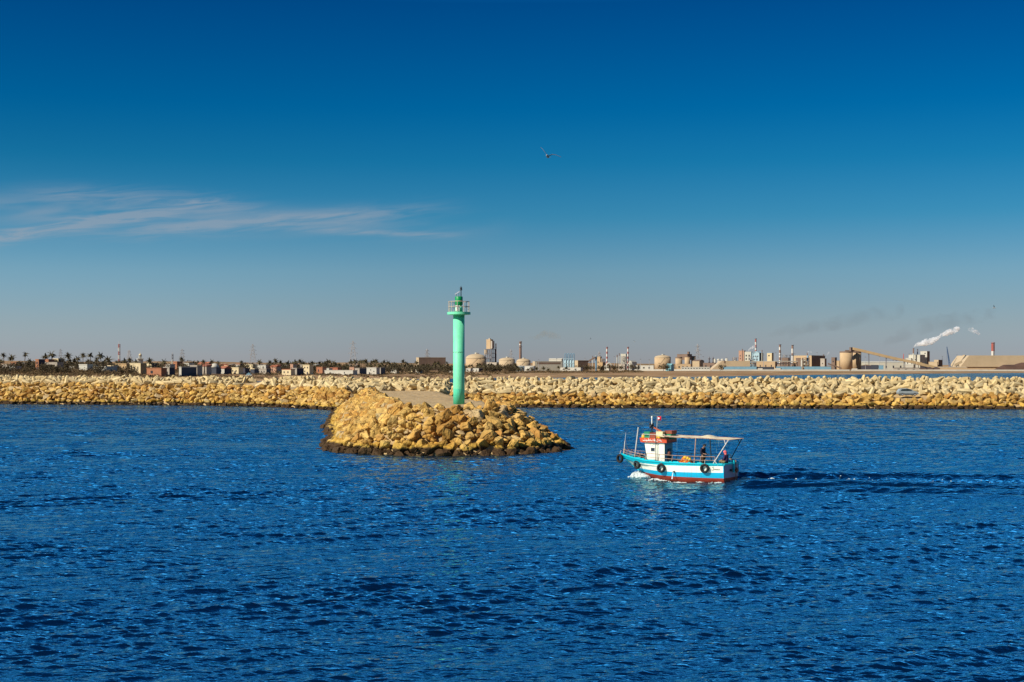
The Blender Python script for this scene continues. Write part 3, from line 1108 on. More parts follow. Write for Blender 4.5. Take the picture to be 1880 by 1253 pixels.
def build_boat():
    b = thing('fishing_boat', 'blue and white wooden fishing boat with white wheelhouse and cream awning, under way', 'boat', BOAT_LOC, 0)
    b.rotation_euler = (0, 0, math.pi - TH)          # local +x is the bow
    N = 40
    ts = [i / N for i in range(N + 1)]
    mb = MB(); mb.smooth = True
    for side in (1, -1):
        for lv in range(5):
            mb.mi = (0, 0, 1, 2, 3)[lv]
            for i in range(N):
                q = [hull_pt(ts[i], lv, side), hull_pt(ts[i + 1], lv, side), hull_pt(ts[i + 1], lv + 1, side), hull_pt(ts[i], lv + 1, side)]
                mb.add(q, [(0, 1, 2, 3)])
    me = mb.mesh('hull')
    bm = bmesh.new(); bm.from_mesh(me)
    bmesh.ops.remove_doubles(bm, verts=bm.verts, dist=0.002)
    bmesh.ops.recalc_face_normals(bm, faces=bm.faces)
    bm.to_mesh(me); bm.free()
    for m in (M_RED, M_BLUE2, M_BWHITE, M_CYAN):
        me.materials.append(m)
    hull = link_mesh('hull', me, [M_RED, M_BLUE2, M_BWHITE, M_CYAN], b)
    # transom
    mb = MB()
    pr = [hull_pt(0, l, 1) for l in range(6)]
    pl = [hull_pt(0, l, -1) for l in range(6)]
    for l in range(5):
        mb.mi = 1 if l < 2 else 0
        q = [(-0.02 if l else -0.02, p[1], p[2]) for p in (pr[l], pr[l + 1], pl[l + 1], pl[l])]
        mb.add(q, [(0, 1, 2, 3)])
    tr = mb.build('transom', [M_LILAC, M_RED], b)
    mb = MB()
    mb.box((-0.06, 0, 1.27), (0.12, 2.86, 0.10))
    mb.build('transom_cap', M_CYAN, tr)
    mb = MB()
    for sgn in (1, -1):
        mb.box((-0.035, sgn * 1.39, 0.72), (0.05, 0.07, 1.0))
    mb.build('corner_board', M_BLUE2, tr)
    # deck and gunwale
    mb = MB()
    for i in range(N):
        a, c = hull_pt(ts[i], 5, 1), hull_pt(ts[i + 1], 5, 1)
        za, zc = deck_z(ts[i]), deck_z(ts[i + 1])
        mb.add([(a[0], a[1] * .97, za), (c[0], c[1] * .97, zc), (c[0], -c[1] * .97, zc), (a[0], -a[1] * .97, za)], [(0, 1, 2, 3)])
    mb.build('deck', M_DECK, b)
    mb = MB()
    for side in (1, -1):
        for i in range(N):
            p, q = Vector(hull_pt(ts[i], 5, side)), Vector(hull_pt(ts[i + 1], 5, side))
            sec = []
            for P_ in (p, q):
                w_in = min(0.17, abs(P_.y) * 0.9)
                sec.append([(P_.x, P_.y + side * 0.05, P_.z - 0.02), (P_.x, P_.y + side * 0.05, P_.z + 0.06), (P_.x, P_.y - side * w_in, P_.z + 0.06), (P_.x, P_.y - side * w_in, P_.z - 0.30)])
            A, B_ = sec
            mb.add(A + B_, [(0, 1, 5, 4), (1, 2, 6, 5), (2, 3, 7, 6), (3, 0, 4, 7)])
    for x, l in ((1.9, .34), (2.75, .22), (3.9, .5), (4.35, .2), (6.1, .6), (7.0, .3), (7.5, .45)):
        p = hull_pt(x / 9.65, 5, 1)
        mb.box((x, p[1] - 0.07, p[2] + 0.085), (l, 0.13, 0.07))
    mb.build('gunwale', M_CYAN, b)
    mb = MB()
    mb.tube([(9.66, 0, 1.75), (9.15, 0, 1.22), (8.42, 0, .70), (7.95, 0, .40), (7.3, 0, -.2)], [.06, .055, .05, .05, .05], 6)
    mb.build('stem_post', M_CYAN, b)
    # bow foredeck planks and bulwark blocks on the rail
    # wheelhouse, leaning forward at the front
    x0, x1t, x1b, hw, z0, z1 = 5.38, 7.17, 6.85, 0.71, 0.95, 2.80
    wh = thing('wheelhouse', None, None)
    wh.parent = b
    mb = MB()
    prof = [(x0, z0), (x1b, z0), (x1t, z1), (x0, z1)]
    for side in (1, -1):
        mb.add([(u, side * hw, v) for u, v in prof], [(0, 1, 2, 3)])
    mb.add([(x1b, -hw, z0), (x1b, hw, z0), (x1t, hw, z1), (x1t, -hw, z1)], [(0, 1, 2, 3)])
    mb.add([(x0, -hw, z1), (x0, hw, z1), (x1t, hw, z1), (x1t, -hw, z1)], [(0, 1, 2, 3)])
    mb.mi = 1
    mb.add([(x0, -hw, z0), (x0, hw, z0), (x0, hw, z1), (x0, -hw, z1)], [(0, 1, 2, 3)])
    mb.build('cabin_wall', [M_BWHITE, M_AFT_SHADE], wh)
    mb = MB(); mb.box((6.42, hw + 0.012, 2.22), (0.36, 0.03, 0.30)); f = mb.build('window_frame', M_GREY, wh)
    mb = MB(); mb.box((6.42, hw + 0.024, 2.22), (0.28, 0.03, 0.22)); mb.build('pane', M_GLASS, f)
    mb = MB()
    for y in (-0.42, 0.42):
        mb.add([(x1b + 0.22, y - .25, 2.05), (x1b + 0.22, y + .25, 2.05), (x1b + 0.31, y + .25, 2.55), (x1b + 0.31, y - .25, 2.55)], [(0, 1, 2, 3)])
    mb.build('front_window', M_GLASS, wh)
    mb = MB(); mb.box((x0 - 0.015, -0.12, 1.62), (0.04, 0.58, 1.3)); dr = mb.build('door', M_DARK, wh)
    mb = MB(); mb.box((x0 - 0.04, -0.12, 2.05), (0.03, 0.34, 0.34)); mb.build('door_window', M_GLASS, dr)
    # red fascia board round the roof, with white writing
    mb = MB()
    fx0, fx1, fw = 5.10, 7.40, 0.88
    mb.box2((fx0, -fw, 2.78), (fx1, fw, 2.86))
    for s_ in (1, -1):
        mb.add([(fx0, s_ * fw, 2.80), (fx1 + .04, s_ * fw, 2.80), (fx1 + .10, s_ * (fw + .05), 3.14), (fx0, s_ * (fw + .05), 3.14)], [(0, 1, 2, 3)])
        mb.add([(fx0, s_ * (fw - .04), 2.80), (fx1 + .0, s_ * (fw - .04), 2.80), (fx1 + .06, s_ * (fw + .01), 3.14), (fx0, s_ * (fw + .01), 3.14)], [(0, 1, 2, 3)])
        mb.add([(fx0, s_ * (fw - .04), 3.14), (fx1 + .06, s_ * (fw - .04), 3.14), (fx1 + .10, s_ * (fw + .05), 3.14), (fx0, s_ * (fw + .05), 3.14)], [(0, 1, 2, 3)])
    mb.add([(fx1 + .04, -fw, 2.80), (fx1 + .04, fw, 2.80), (fx1 + .10, fw + .05, 3.14), (fx1 + .10, -fw - .05, 3.14)], [(0, 1, 2, 3)])
    mb.add([(fx0, -fw, 2.80), (fx0, fw, 2.80), (fx0, fw + .05, 3.14), (fx0, -fw - .05, 3.14)], [(0, 1, 2, 3)])
    fas = mb.build('roof_fascia', M_ORED, wh)

    def strokes(name, lines, o, ux, uy, wdt, m, parent, off):
        """Handwritten strokes on a face: o origin, ux / uy its axes (metres per unit), off the face's outward normal."""
        k = MB()
        o, ux, uy, off = Vector(o), Vector(ux), Vector(uy), Vector(off)
        nrm = off.normalized()
        for ln in lines:
            pts = [o + ux * u + uy * v + off for u, v in ln]
            if len(pts) == 1:
                k.box(pts[0], (wdt * 1.3,) * 3)
                continue
            for a, c in zip(pts[:-1], pts[1:]):
                d = (c - a)
                if d.length < 1e-5: continue
                sidev = d.normalized().cross(nrm) * wdt / 2
                e = d.normalized() * wdt * 0.3
                k.add([a - e - sidev, c + e - sidev, c + e + sidev, a - e + sidev], [(0, 1, 2, 3)])
        return k.build(name, m, parent)
    # seen from the port side: +u runs towards the stern (rightwards for the reader)
    script = [[(0, .2), (.06, .05), (.2, .05), (.24, .3), (.28, .05), (.36, .05), (.40, .28), (.44, .05), (.55, .05), (.58, .34), (.64, .40), (.68, .25), (.60, .05), (.80, .05), (.84, .25), (.88, .05), (1.0, .05)],
              [(1.06, .55), (1.08, .05)], [(1.16, .05), (1.22, .35), (1.32, .35), (1.30, .1), (1.18, .05), (1.46, .0), (1.5, -.15)], [(1.56, .6), (1.58, .05)], [(.22, .5)], [(.62, .62)], [(.82, .45)], [(1.24, .55)], [(.42, -.12)], [(1.7, .1), (1.78, .3), (1.86, .05), (1.98, .05)], [(1.8, .5)]]
    strokes('lettering', script, (7.20, fw + 0.035, 2.90), (-0.86, 0, 0), (0, 0.012, 0.30), 0.035, M_WHITE, fas, (0, 0.012, 0))
    script2 = [[(0, .1), (.1, .0), (.22, .1), (.26, .3)], [(.34, .0), (.5, .0), (.52, .3)], [(.6, .1), (.7, .3), (.78, .05), (.95, .05), (1.0, .35)], [(1.08, .4), (1.1, 0)], [(1.2, .05), (1.3, .25), (1.4, .05)], [(.12, .4)], [(.7, .5)], [(.44, -.2)]]
    strokes('painted_name', script2, (6.72, hw + 0.004, 2.56), (-0.62, 0, 0), (0, 0, 0.30), 0.022, M_DARK, wh, (0, 0.004, 0))
    name = [[(0, .1), (.05, -.05), (.2, -.05), (.3, .1), (.32, .7)], [(.3, .12), (.5, .12), (.52, .35), (.56, .12), (.64, .12), (.66, .32), (.70, .12), (.78, .12), (.80, .34), (.84, .12), (.95, .12), (1.05, .3), (.98, .4), (1.1, .15)], [(.22, .95)], [(.14, .8)]]
    x_n, z_n = 0.92, 0.86
    yb = boat_curve(x_n / 8.9, BEAM)
    strokes('painted_name', name, (x_n, yb * 1.0 + 0.003, z_n), (-0.62, -0.05, 0), (0, 0.0, 0.24), 0.026, M_DARK, hull, (0, 0.015, 0))

    # roof rail, mast with lights, antenna
    mb = MB()
    for y in (-0.78, 0.78):
        for x in (5.3, 6.0, 6.7, 7.3):
            mb.cyl((x, y, 3.1), (x, y, 3.42), 0.02, n=5)
        mb.tube([(5.3, y, 3.42), (7.35, y, 3.42)], 0.022, 5)
    mb.tube([(7.35, -.78, 3.42), (7.35, .78, 3.42)], 0.022, 5)
    mb.build('roof_rail', M_STEEL, wh)
    mb = MB(); mb.cyl((6.87, 0, 3.1), (6.87, 0, 4.55), 0.05, 0.04); ms = mb.build('mast', M_DARK, b)
    mb = MB(); mb.smooth = True
    for (dx, dy, z) in ((.16, 0, 3.98), (-.16, 0, 3.98), (0, .17, 4.08), (0, -.17, 4.08), (.13, .1, 4.22), (-.13, .1, 4.22), (0, 0, 3.86)):
        mb.lathe([(0.03, -.09), (.085, -.05), (.085, .05), (.03, .09)], 8, (6.87 + dx, dy, z))
    mb.build('lamp_cluster', M_DARK, ms)
    mb = MB(); mb.lathe([(0.045, 0), (.045, .5), (.07, .52), (.07, .62), (.02, .66)], 8, (6.87, 0, 4.2)); mb.build('masthead_light', M_WHITE, ms)
    mb = MB(); mb.cyl((6.46, 0, 3.1), (6.38, 0, 4.85), 0.022, n=6); fp = mb.build('flagpole', M_STEEL, b)
    mb = MB(); mb.smooth = True
    fl = [(6.38 - .04 - i * .05, 0.06 * math.sin(i * 1.1), 0) for i in range(7)]
    for k in range(6):
        a, c = fl[k], fl[k + 1]
        mb.add([(a[0], a[1], 4.55), (c[0], c[1], 4.52), (c[0], c[1], 4.84), (a[0], a[1], 4.86)], [(0, 1, 2, 3)])
    flag = mb.build('flag', mat('flag_red', (0.65, 0.01, 0.03), 0.7, 0.1), fp)
    mb = MB(); mb.cyl((6.22, 0.05, 4.69), (6.22, 0.075, 4.69), 0.075, n=12); mb.build('white_disc', M_WHITE, flag)
    # the foredeck: pole, thin mast, pulpit rail, windlass
    mb = MB(); mb.cyl((8.47, 0, 1.2), (8.10, 0, 3.92), 0.055, 0.05); mb.build('foredeck_pole', M_STEEL, b)
    mb = MB(); mb.cyl((9.44, 0, 1.6), (9.33, 0, 2.75), 0.045, 0.04, 6); mb.cyl((9.33, 0, 2.75), (9.24, 0, 3.5), 0.022, 0.012, 5); mb.build('jackstaff', M_STEEL, b)
    mb = MB()
    mb.tube([(9.28, 0, 2.9), (8.9, .25, 2.0), (8.6, .5, 1.75)], 0.014, 4)
    mb.tube([(9.3, 0, 2.4), (8.75, 0, 2.05), (8.4, 0, 1.7)], 0.02, 4)
    mb.build('stay_wire', M_DARK, b)
    mb = MB()
    for side in (1, -1):
        line = [(hull_pt(t, 5, 1)[0], side * max(0.04, hull_pt(t, 5, 1)[1] - 0.1), hull_pt(t, 5, 1)[2]) for t in (.70, .76, .82, .88, .93, .975)]
        mb.tube([(x, y, z + 0.42) for x, y, z in line], 0.022, 5)
        mb.tube([(x, y, z + 0.22) for x, y, z in line], 0.018, 5)
        for x, y, z in line:
            mb.cyl((x, y, z), (x, y, z + 0.42), 0.022, n=5)
    mb.build('pulpit_rail', M_RUST, b)
    mb = MB()
    mb.cyl((8.0, -.35, 1.62), (8.0, .35, 1.62), 0.16, n=12); mb.cyl((8.0, -.5, 1.62), (8.0, -.35, 1.62), 0.09, n=10); mb.cyl((8.0, .35, 1.62), (8.0, .5, 1.62), 0.09, n=10)
    mb.box((8.0, 0.25, 1.35), (.3, .08, .6)); mb.box((8.0, -0.25, 1.35), (.3, .08, .6)); mb.cyl((7.8, .3, 1.4), (7.8, .3, 2.0), 0.04); mb.cyl((7.65, 0, 1.2), (7.65, 0, 1.85), 0.05)
    mb.build('windlass', M_DARK, b)
    mb = MB(); mb.box((8.8, 0, 1.50), (.5, .3, .16)); mb.box((9.1, .1, 1.62), (.2, .16, .2)); mb.build('bow_chock', M_BROWN, b)
    # side rails
    for side in (1, -1):
        mb = MB()
        pts = []
        for x in (0.75, 1.9, 3.1, 4.3, 5.5, 6.7):
            p = hull_pt(x / 9.65, 5, 1)
            pts.append((x, side * (p[1] - 0.06), p[2]))
        for x, y, z in pts:
            mb.cyl((x, y, z), (x - 0.12, y, z + 0.58), 0.024, n=5)
        mb.tube([(x - .12, y, z + .58) for x, y, z in pts], 0.024, 5)
        mb.tube([(x - .06, y, z + .29) for x, y, z in pts], 0.02, 5)
        mb.build('side_rail', M_RUST, b)
    # awning on its frame
    mb = MB()
    for side in (1, -1):
        mb.tube([(5.2, side * 1.15, 3.32), (2.37, side * 1.25, 3.27), (-.55, side * 1.25, 3.20)], 0.03, 6)
    for x in (5.1, 3.7, 2.37, 0.9, -.5):
        mb.tube([(x, -1.22, 3.20 + .02 * x), (x, 1.22, 3.20 + .02 * x)], 0.028, 6)
    mb.build('awning_frame', M_RUST, b)
    for side in (1, -1):
        mb = MB(); mb.cyl((2.37, side * 1.58, 1.25), (2.37, side * 1.27, 3.27), 0.045, n=8); mb.build('awning_post', M_RUST, b)
        mb = MB(); mb.cyl((.84, side * 1.5, 1.25), (-.40, side * 1.26, 3.21), 0.04, n=8)
        mb.cyl((-.02, side * 1.26, 3.21), (-.16, side * 1.30, 2.85), 0.03, n=6)
        mb.cyl((.72, side * 1.5, 1.62), (.38, side * 1.5, 1.22), 0.03, n=6)
        mb.build('awning_strut', M_STEEL if side > 0 else M_DARK, b)
    mb = MB(); mb.cyl((6.05, 0.88, 1.2), (6.05, 0.93, 3.3), 0.035, n=6); mb.build('awning_post', M_DARK, b)
    mb = MB(); mb.smooth = True
    nx, ny = 44, 12
    vs = []
    for i in range(nx + 1):
        x = 5.85 - 6.35 * i / nx
        for j in range(ny + 1):
            v = -1 + 2 * j / ny
            half = 1.16 + 0.10 * min(1, (5.85 - x) / 2.5)
            z = 3.345 - 0.02 * (5.85 - x) + 0.015 * (1 - v * v) * (0.6 + 0.4 * math.sin(x * 2.1))
            z += 0.22 * math.exp(-((x - 1.75) / 0.55) ** 2) * math.exp(-((v - 0.35) / 0.8) ** 2)
            z += 0.012 * math.sin(x * 5 + v * 3) + 0.01 * math.sin(x * 9 - v * 5)
            z -= 0.05 * abs(v) ** 6
            vs.append((x, half * v, z))
    mb.add(vs, [(i * (ny + 1) + j, (i + 1) * (ny + 1) + j, (i + 1) * (ny + 1) + j + 1, i * (ny + 1) + j + 1) for i in range(nx) for j in range(ny)])
    mb.add([(x, y, z - 0.012) for x, y, z in vs], [(i * (ny + 1) + j, i * (ny + 1) + j + 1, (i + 1) * (ny + 1) + j + 1, (i + 1) * (ny + 1) + j) for i in range(nx) for j in range(ny)])
    mb.build('awning', M_CANVAS, b)
    mb = MB()
    rr = random.Random(4)
    for k in range(26):
        x = rr.uniform(.2, 5.0); y = rr.choice((-1.3, -.6, .4, 1.35)); L = rr.uniform(.25, 1.15)
        mb.tube([(x, y, 3.25), (x + rr.uniform(-.08, .08), y, 3.25 - L * .5), (x + rr.uniform(-.1, .1), y, 3.25 - L)], 0.009, 3)
    mb.build('hanging_lines', M_NET, b)
    # transom gear: rudder post, tiller, rusty hand wheel, exhaust, rope
    mb = MB(); mb.box((-0.10, -.35, 1.05), (0.14, 0.13, 0.95)); mb.build('rudder_post', M_CYAN, b)
    mb = MB(); mb.cyl((-0.16, -.62, 1.55), (-0.16, -.66, -.1), 0.045, n=8); mb.cyl((-.16, -.62, 1.5), (.35, -.5, 1.62), 0.04, n=6); mb.build('rudder_stock', M_RUST, b)
    mb = MB(); mb.box((-0.20, -.66, .74), (0.12, 0.5, 0.12)); mb.cyl((-.2, -.66, .55), (-.2, -.66, .95), 0.07, n=8); mb.cyl((-.12, -.66, .75), (-.3, -.66, .75), 0.13, n=10); mb.build('steering_bracket', M_BROWN, b)
    mb = MB(); mb.cyl((-.02, .12, .78), (-.2, .12, .76), 0.10, n=10); mb.box((-.06, -.02, .74), (.08, .42, .08)); mb.build('exhaust_pipe', M_DARK, b)
    # cooling water outlet on the side and its jet
    t = 4.05 / 8.5
    yy = boat_curve(t, BEAM)
    mb = MB(); mb.cyl((4.05, yy * .96, .60), (4.05, yy + .12, .58), 0.07, n=10); mb.build('water_outlet', M_DARK, b)
    mb = MB(); mb.tube([(4.05 + .06 * q, yy + .12 + .10 * q, .58 - .55 * q * q) for q in (0, .25, .5, .75, 1.0)], [.02, .025, .03, .035, .05], 5)
    mb.build('water_jet', mat('spray_white', (0.75, 0.80, 0.82), 0.6, 0.1), b)
    # deck boxes along the side
    mb = MB(); mb.box((4.75, 1.15, 1.22), (.75, .4, .28)); mb.build('deck_box', M_DECK, b)
    mb = MB(); mb.box((.45, .0, 1.13), (.75, 1.9, .38)); mb.build('stern_bench', M_CYAN, b)
    return b


BOAT = build_boat()
BM = Matrix.Translation(BOAT_LOC) @ Matrix.Rotation(math.pi - TH, 4, 'Z')


def at_boat(p):
    return BM @ Vector(p)


# tyres hung along the side as fenders: things of their own
def make_tyre(loc, axis, label):
    o = thing('tyre_fender', label, 'tyre', at_boat(loc), 0, 'old tyres hung on the boat as fenders')
    mb = MB(); mb.smooth = True
    prof = [(.20, -.085), (.22, -.105), (.30, -.115), (.355, -.085), (.372, 0), (.355, .085), (.30, .115), (.22, .105), (.20, .085), (.205, 0)]
    n = 36
    k = len(prof)
    vs = [(r_ * math.cos(2 * math.pi * i / n), z, r_ * math.sin(2 * math.pi * i / n)) for i in range(n) for r_, z in prof]
    fs = [(i * k + j, i * k + (j + 1) % k, ((i + 1) % n) * k + (j + 1) % k, ((i + 1) % n) * k + j) for i in range(n) for j in range(k)]
    mb.add(vs, fs)
    ang = math.pi - TH + axis
    o.rotation_euler = (0, 0, ang)
    mb.build('tyre', M_RUBBER, o)
    mb = MB(); mb.tube([(0, 0.0, .29), (0.01, -.06, .5), (0, -.14, .68)], 0.018, 5); mb.build('rope', M_STEEL, o)
    return o


def side_y(x, z=0.85):
    return boat_curve(x / 8.9, BEAM)


make_tyre((9.62, 0.34, 1.36), R(-22), 'black tyre hanging at the tip of the bow of the boat')
make_tyre((7.72, side_y(7.72) + .10, .98), R(-24), 'black tyre on the hull side below the foredeck pole')
make_tyre((5.16, side_y(5.16) + .13, .84), R(-3), 'black tyre on the hull side below the wheelhouse')
make_tyre((1.42, side_y(1.42) + .13, .96), R(3), 'black tyre on the hull side below the standing man')


# loose gear on the roof and deck
def crate(loc, size, m, label, rz=0.0):
    o = thing('fish_crate', label, 'crate', at_boat(loc), math.pi - TH + rz, 'fish crates stacked on the wheelhouse roof')
    sx, sy, sz = size
    mb = MB()
    w_ = 0.03
    mb.box((0, 0, .015), (sx, sy, .03))
    mb.box((0, sy / 2 - w_ / 2, sz / 2 + .015), (sx, w_, sz - .03)); mb.box((0, -sy / 2 + w_ / 2, sz / 2 + .015), (sx, w_, sz - .03))
    mb.box((sx / 2 - w_ / 2, 0, sz / 2 + .015), (w_, sy - 2 * w_, sz - .03)); mb.box((-sx / 2 + w_ / 2, 0, sz / 2 + .015), (w_, sy - 2 * w_, sz - .03))
    mb.build('crate_body', m, o)
    mb = MB()
    mb.box((0, 0, sz + .004), (sx + .04, sy + .04, .03))
    mb.build('crate_rim', m, o)


crate((6.95, .35, 2.87), (.55, .8, .42), M_CRATE, 'dark green crate at the front of the wheelhouse roof, lower of two')
crate((6.98, .32, 3.32), (.5, .7, .28), M_CRATE, 'dark green crate at the front of the wheelhouse roof, on top of another')
crate((6.38, .40, 2.87), (.52, .75, .66), M_BROWN, 'red brown crate in the middle of the wheelhouse roof')
crate((5.80, .42, 2.87), (.55, .72, .42), M_YELLOW, 'yellow crate beside the awning on the wheelhouse roof')
crate((5.80, .42, 3.32), (.58, .74, .34), M_CREAMP, 'cream crate standing on the yellow crate')
crate((5.25, -.05, 3.05), (.55, .9, .40), M_CRATE, 'green crate at the awning end of the roof, low one')
crate((5.22, -.1, 3.48), (.6, .9, .24), M_BROWN, 'flat brown crate on the green one at the awning end')
mb = MB(); mb.box((0, 0, 0), (.75, .14, .10), mat=Matrix.Rotation(R(-24), 3, 'Y'))
tag(mb.build('wooden_plank', mat('red_plank', (0.42, 0.09, 0.03), 0.7, 0.2)), 'short red plank leaning on the crates on the wheelhouse roof', 'plank').location = at_boat((6.10, .45, 3.80))
bpy.data.objects['wooden_plank'].rotation_euler = (0, 0, math.pi - TH)
mb = MB(); mb.smooth = True; mb.lathe([(.02, 0), (.17, .03), (.19, .16), (.17, .34), (.09, .40), (.05, .46)], 12)
j = mb.build('plastic_can', M_YELLOW); tag(j, 'yellow plastic can at the front edge of the wheelhouse roof', 'can'); j.location = at_boat((7.28, .62, 3.0))
# the orange heap of floats and line
hp = thing('net_heap', 'heap of orange net and yellow floats on the side deck amidships', 'fishing net', at_boat((3.35, .95, 1.0)), math.pi - TH)
hp.scale = (1.3, 1.2, 1.15)
rr = random.Random(9)
mb = MB(); mb.smooth = True
for k in range(34):
    x, y = rr.gauss(0, .30), rr.gauss(0, .20)
    z = max(0.05, .62 - 1.0 * abs(x) - .8 * abs(y)) * rr.uniform(.5, 1.0)
    a = rr.uniform(0, 3.1)
    q = rr.uniform(.14, .26)
    mb.tube([(x + q * math.cos(a + s_), y + q * .8 * math.sin(a + s_), z + .08 * math.sin(s_ * 2 + k)) for s_ in (0, 1, 2, 3, 4, 5)], .05, 5, True)
mb.build('orange_net', M_ORANGE, hp)
for k in range(7):
    mb = MB(); mb.smooth = True
    mb.lathe([(.01, -.12), (.07, -.09), (.09, 0), (.07, .09), (.01, .12)], 10, (rr.uniform(-.35, .35), rr.uniform(0, .25), rr.uniform(.3, .66)))
    mb.build('float', M_YELLOW, hp)
mb = MB(); mb.smooth = True
mb.lathe([(.02, -.2), (.12, -.14), (.15, 0), (.12, .14), (.02, .2)], 12)
bu = mb.build('net_buoy', mat('buoy_red', (0.10, 0.03, 0.02), 0.6, 0.2)); tag(bu, 'dark brown red buoy hanging behind the wheelhouse', 'buoy'); bu.location = at_boat((5.0, .62, 1.92))


# ------------------------------------------------------------------ people
M_SKIN = mat('skin', (0.36, 0.19, 0.12), 0.6, 0.08, 8.0)
M_NAVY = mat('navy_jacket', (0.008, 0.008, 0.028), 0.85, 0.25, 6.0)
M_HAIR = mat('black_hair', (0.01, 0.01, 0.012), 0.7, 0.2, 8.0)
M_TROUS = mat('brown_trousers', (0.075, 0.042, 0.022), 0.85, 0.2, 6.0)
M_PURPLE = mat('purple_jacket', (0.035, 0.012, 0.055), 0.85, 0.25, 6.0)
M_PINK = mat('pink_scarf', (0.72, 0.12, 0.13), 0.85, 0.15, 6.0)
M_KHAKI = mat('khaki_trousers', (0.20, 0.14, 0.07), 0.85, 0.2, 6.0)


def skin_mesh(name, verts, edges, radii, m, parent, sub=1, root=0):
    me = bpy.data.meshes.new(name)
    me.from_pydata([tuple(v) for v in verts], edges, [])
    o = bpy.data.objects.new(name, me)
    C.objects.link(o)
    md = o.modifiers.new('skin', 'SKIN')
    md.use_smooth_shade = True
    sv = me.skin_vertices[0].data
    for i, r_ in enumerate(radii):
        sv[i].radius = (r_, r_) if not hasattr(r_, '__len__') else r_
        sv[i].use_root = (i == root)
    s_ = o.modifiers.new('sub', 'SUBSURF')
    s_.levels = sub
    s_.render_levels = sub
    dg = bpy.context.evaluated_depsgraph_get()
    em = bpy.data.meshes.new_from_object(o.evaluated_get(dg))
    bpy.data.objects.remove(o)
    em.name = name
    em.materials.clear()
    return link_mesh(name, em, m, parent)


def add_hand(V, E, Rd, wrist, d, n, thumb_side):
    """palm, four bent fingers and a thumb from the wrist vertex; d points along the hand, n out of the palm"""
    d, n = Vector(d).normalized(), Vector(n).normalized()
    s_ = d.cross(n).normalized() * thumb_side
    W = Vector(V[wrist])
    V.append(W + d * .06); E.append((wrist, len(V) - 1)); Rd.append((.042, .02)); palm = len(V) - 1
    for k, (off, ln) in enumerate(((.030, .070), (.011, .080), (-.010, .075), (-.030, .058))):
        p0 = W + d * .10 + s_ * off
        p1 = p0 + d * ln * .5 + n * .012
        p2 = p1 + (d * .6 + n * .8).normalized() * ln * .5
        V.extend([p0, p1, p2]); i = len(V) - 3
        E.extend([(palm, i), (i, i + 1), (i + 1, i + 2)]); Rd.extend([.010, .009, .008])
    t0 = W + d * .045 + s_ * .045
    t1 = t0 + (d * .7 + s_ * .5 + n * .3).normalized() * .05
    V.extend([t0, t1]); i = len(V) - 2
    E.extend([(palm, i), (i, i + 1)]); Rd.extend([.012, .009])


def head_mesh(parent, c, face, m, scale=1.0):
    """a head with brow, nose, mouth, chin and ears, looking along face"""
    f = Vector(face).normalized(); up = Vector((0, 0, 1)); s_ = f.cross(up).normalized(); up = s_.cross(f)
    bm = bmesh.new()
    bmesh.ops.create_icosphere(bm, subdivisions=4, radius=1.0)
    for v in bm.verts:
        x, y, z = v.co                                  # x: side, y: forward, z: up
        jaw = 1.0 - 0.26 * max(0, -z) * (1.0 - 0.3 * max(0, y))
        px_, py_, pz_ = x * .078 * jaw, y * .098 * (1 - .12 * max(0, -z)), z * .122
        if y > 0:
            py_ += .022 * math.exp(-(x / .16) ** 2 - ((z + .12) / .20) ** 2)          # nose
            py_ -= .012 * (math.exp(-((x - .42) / .18) ** 2 - ((z - .05) / .13) ** 2) + math.exp(-((x + .42) / .18) ** 2 - ((z - .05) / .13) ** 2))  # eyes
            py_ += .006 * math.exp(-((z - .28) / .12) ** 2) - .006 * math.exp(-(x / .3) ** 2 - ((z + .50) / .05) ** 2) + .008 * math.exp(-(x / .3) ** 2 - ((z + .85) / .12) ** 2)
        if abs(x) > .86:
            px_ += math.copysign(.016 * math.exp(-((y + .05) / .22) ** 2 - ((z + .02) / .28) ** 2), x)   # ears
        v.co = Vector(c) + (s_ * px_ + f * py_ + up * pz_) * scale
    me = bpy.data.meshes.new('head'); bm.to_mesh(me); bm.free()
    me.polygons.foreach_set('use_smooth', [True] * len(me.polygons))
    return me, (s_, f, up)


def cap_mesh(c, axes, grow, zmin, name, m, parent, back=True):
    s_, f, up = axes
    bm = bmesh.new()
    bmesh.ops.create_icosphere(bm, subdivisions=3, radius=1.0)
    for v in list(bm.verts):
        x, y, z = v.co
        cut = zmin + (0.75 * max(0, y)) - (0.55 * max(0, -y) if back else 0)
        if z < cut:
            z = cut
        k = grow + 0.004 * mnoise.noise(v.co * 4)
        v.co = Vector(c) + s_ * (x * (.078 + k)) + f * (y * (.098 + k)) + up * (z * (.122 + k))
    me = bpy.data.meshes.new(name); bm.to_mesh(me); bm.free()
    me.polygons.foreach_set('use_smooth', [True] * len(me.polygons))
    return link_mesh(name, me, m, parent)


def join_into(obj, me2):
    bm = bmesh.new(); bm.from_mesh(obj.data); bm.from_mesh(me2); bm.to_mesh(obj.data); bm.free()
    obj.data.polygons.foreach_set('use_smooth', [True] * len(obj.data.polygons))
    bpy.data.meshes.remove(me2)


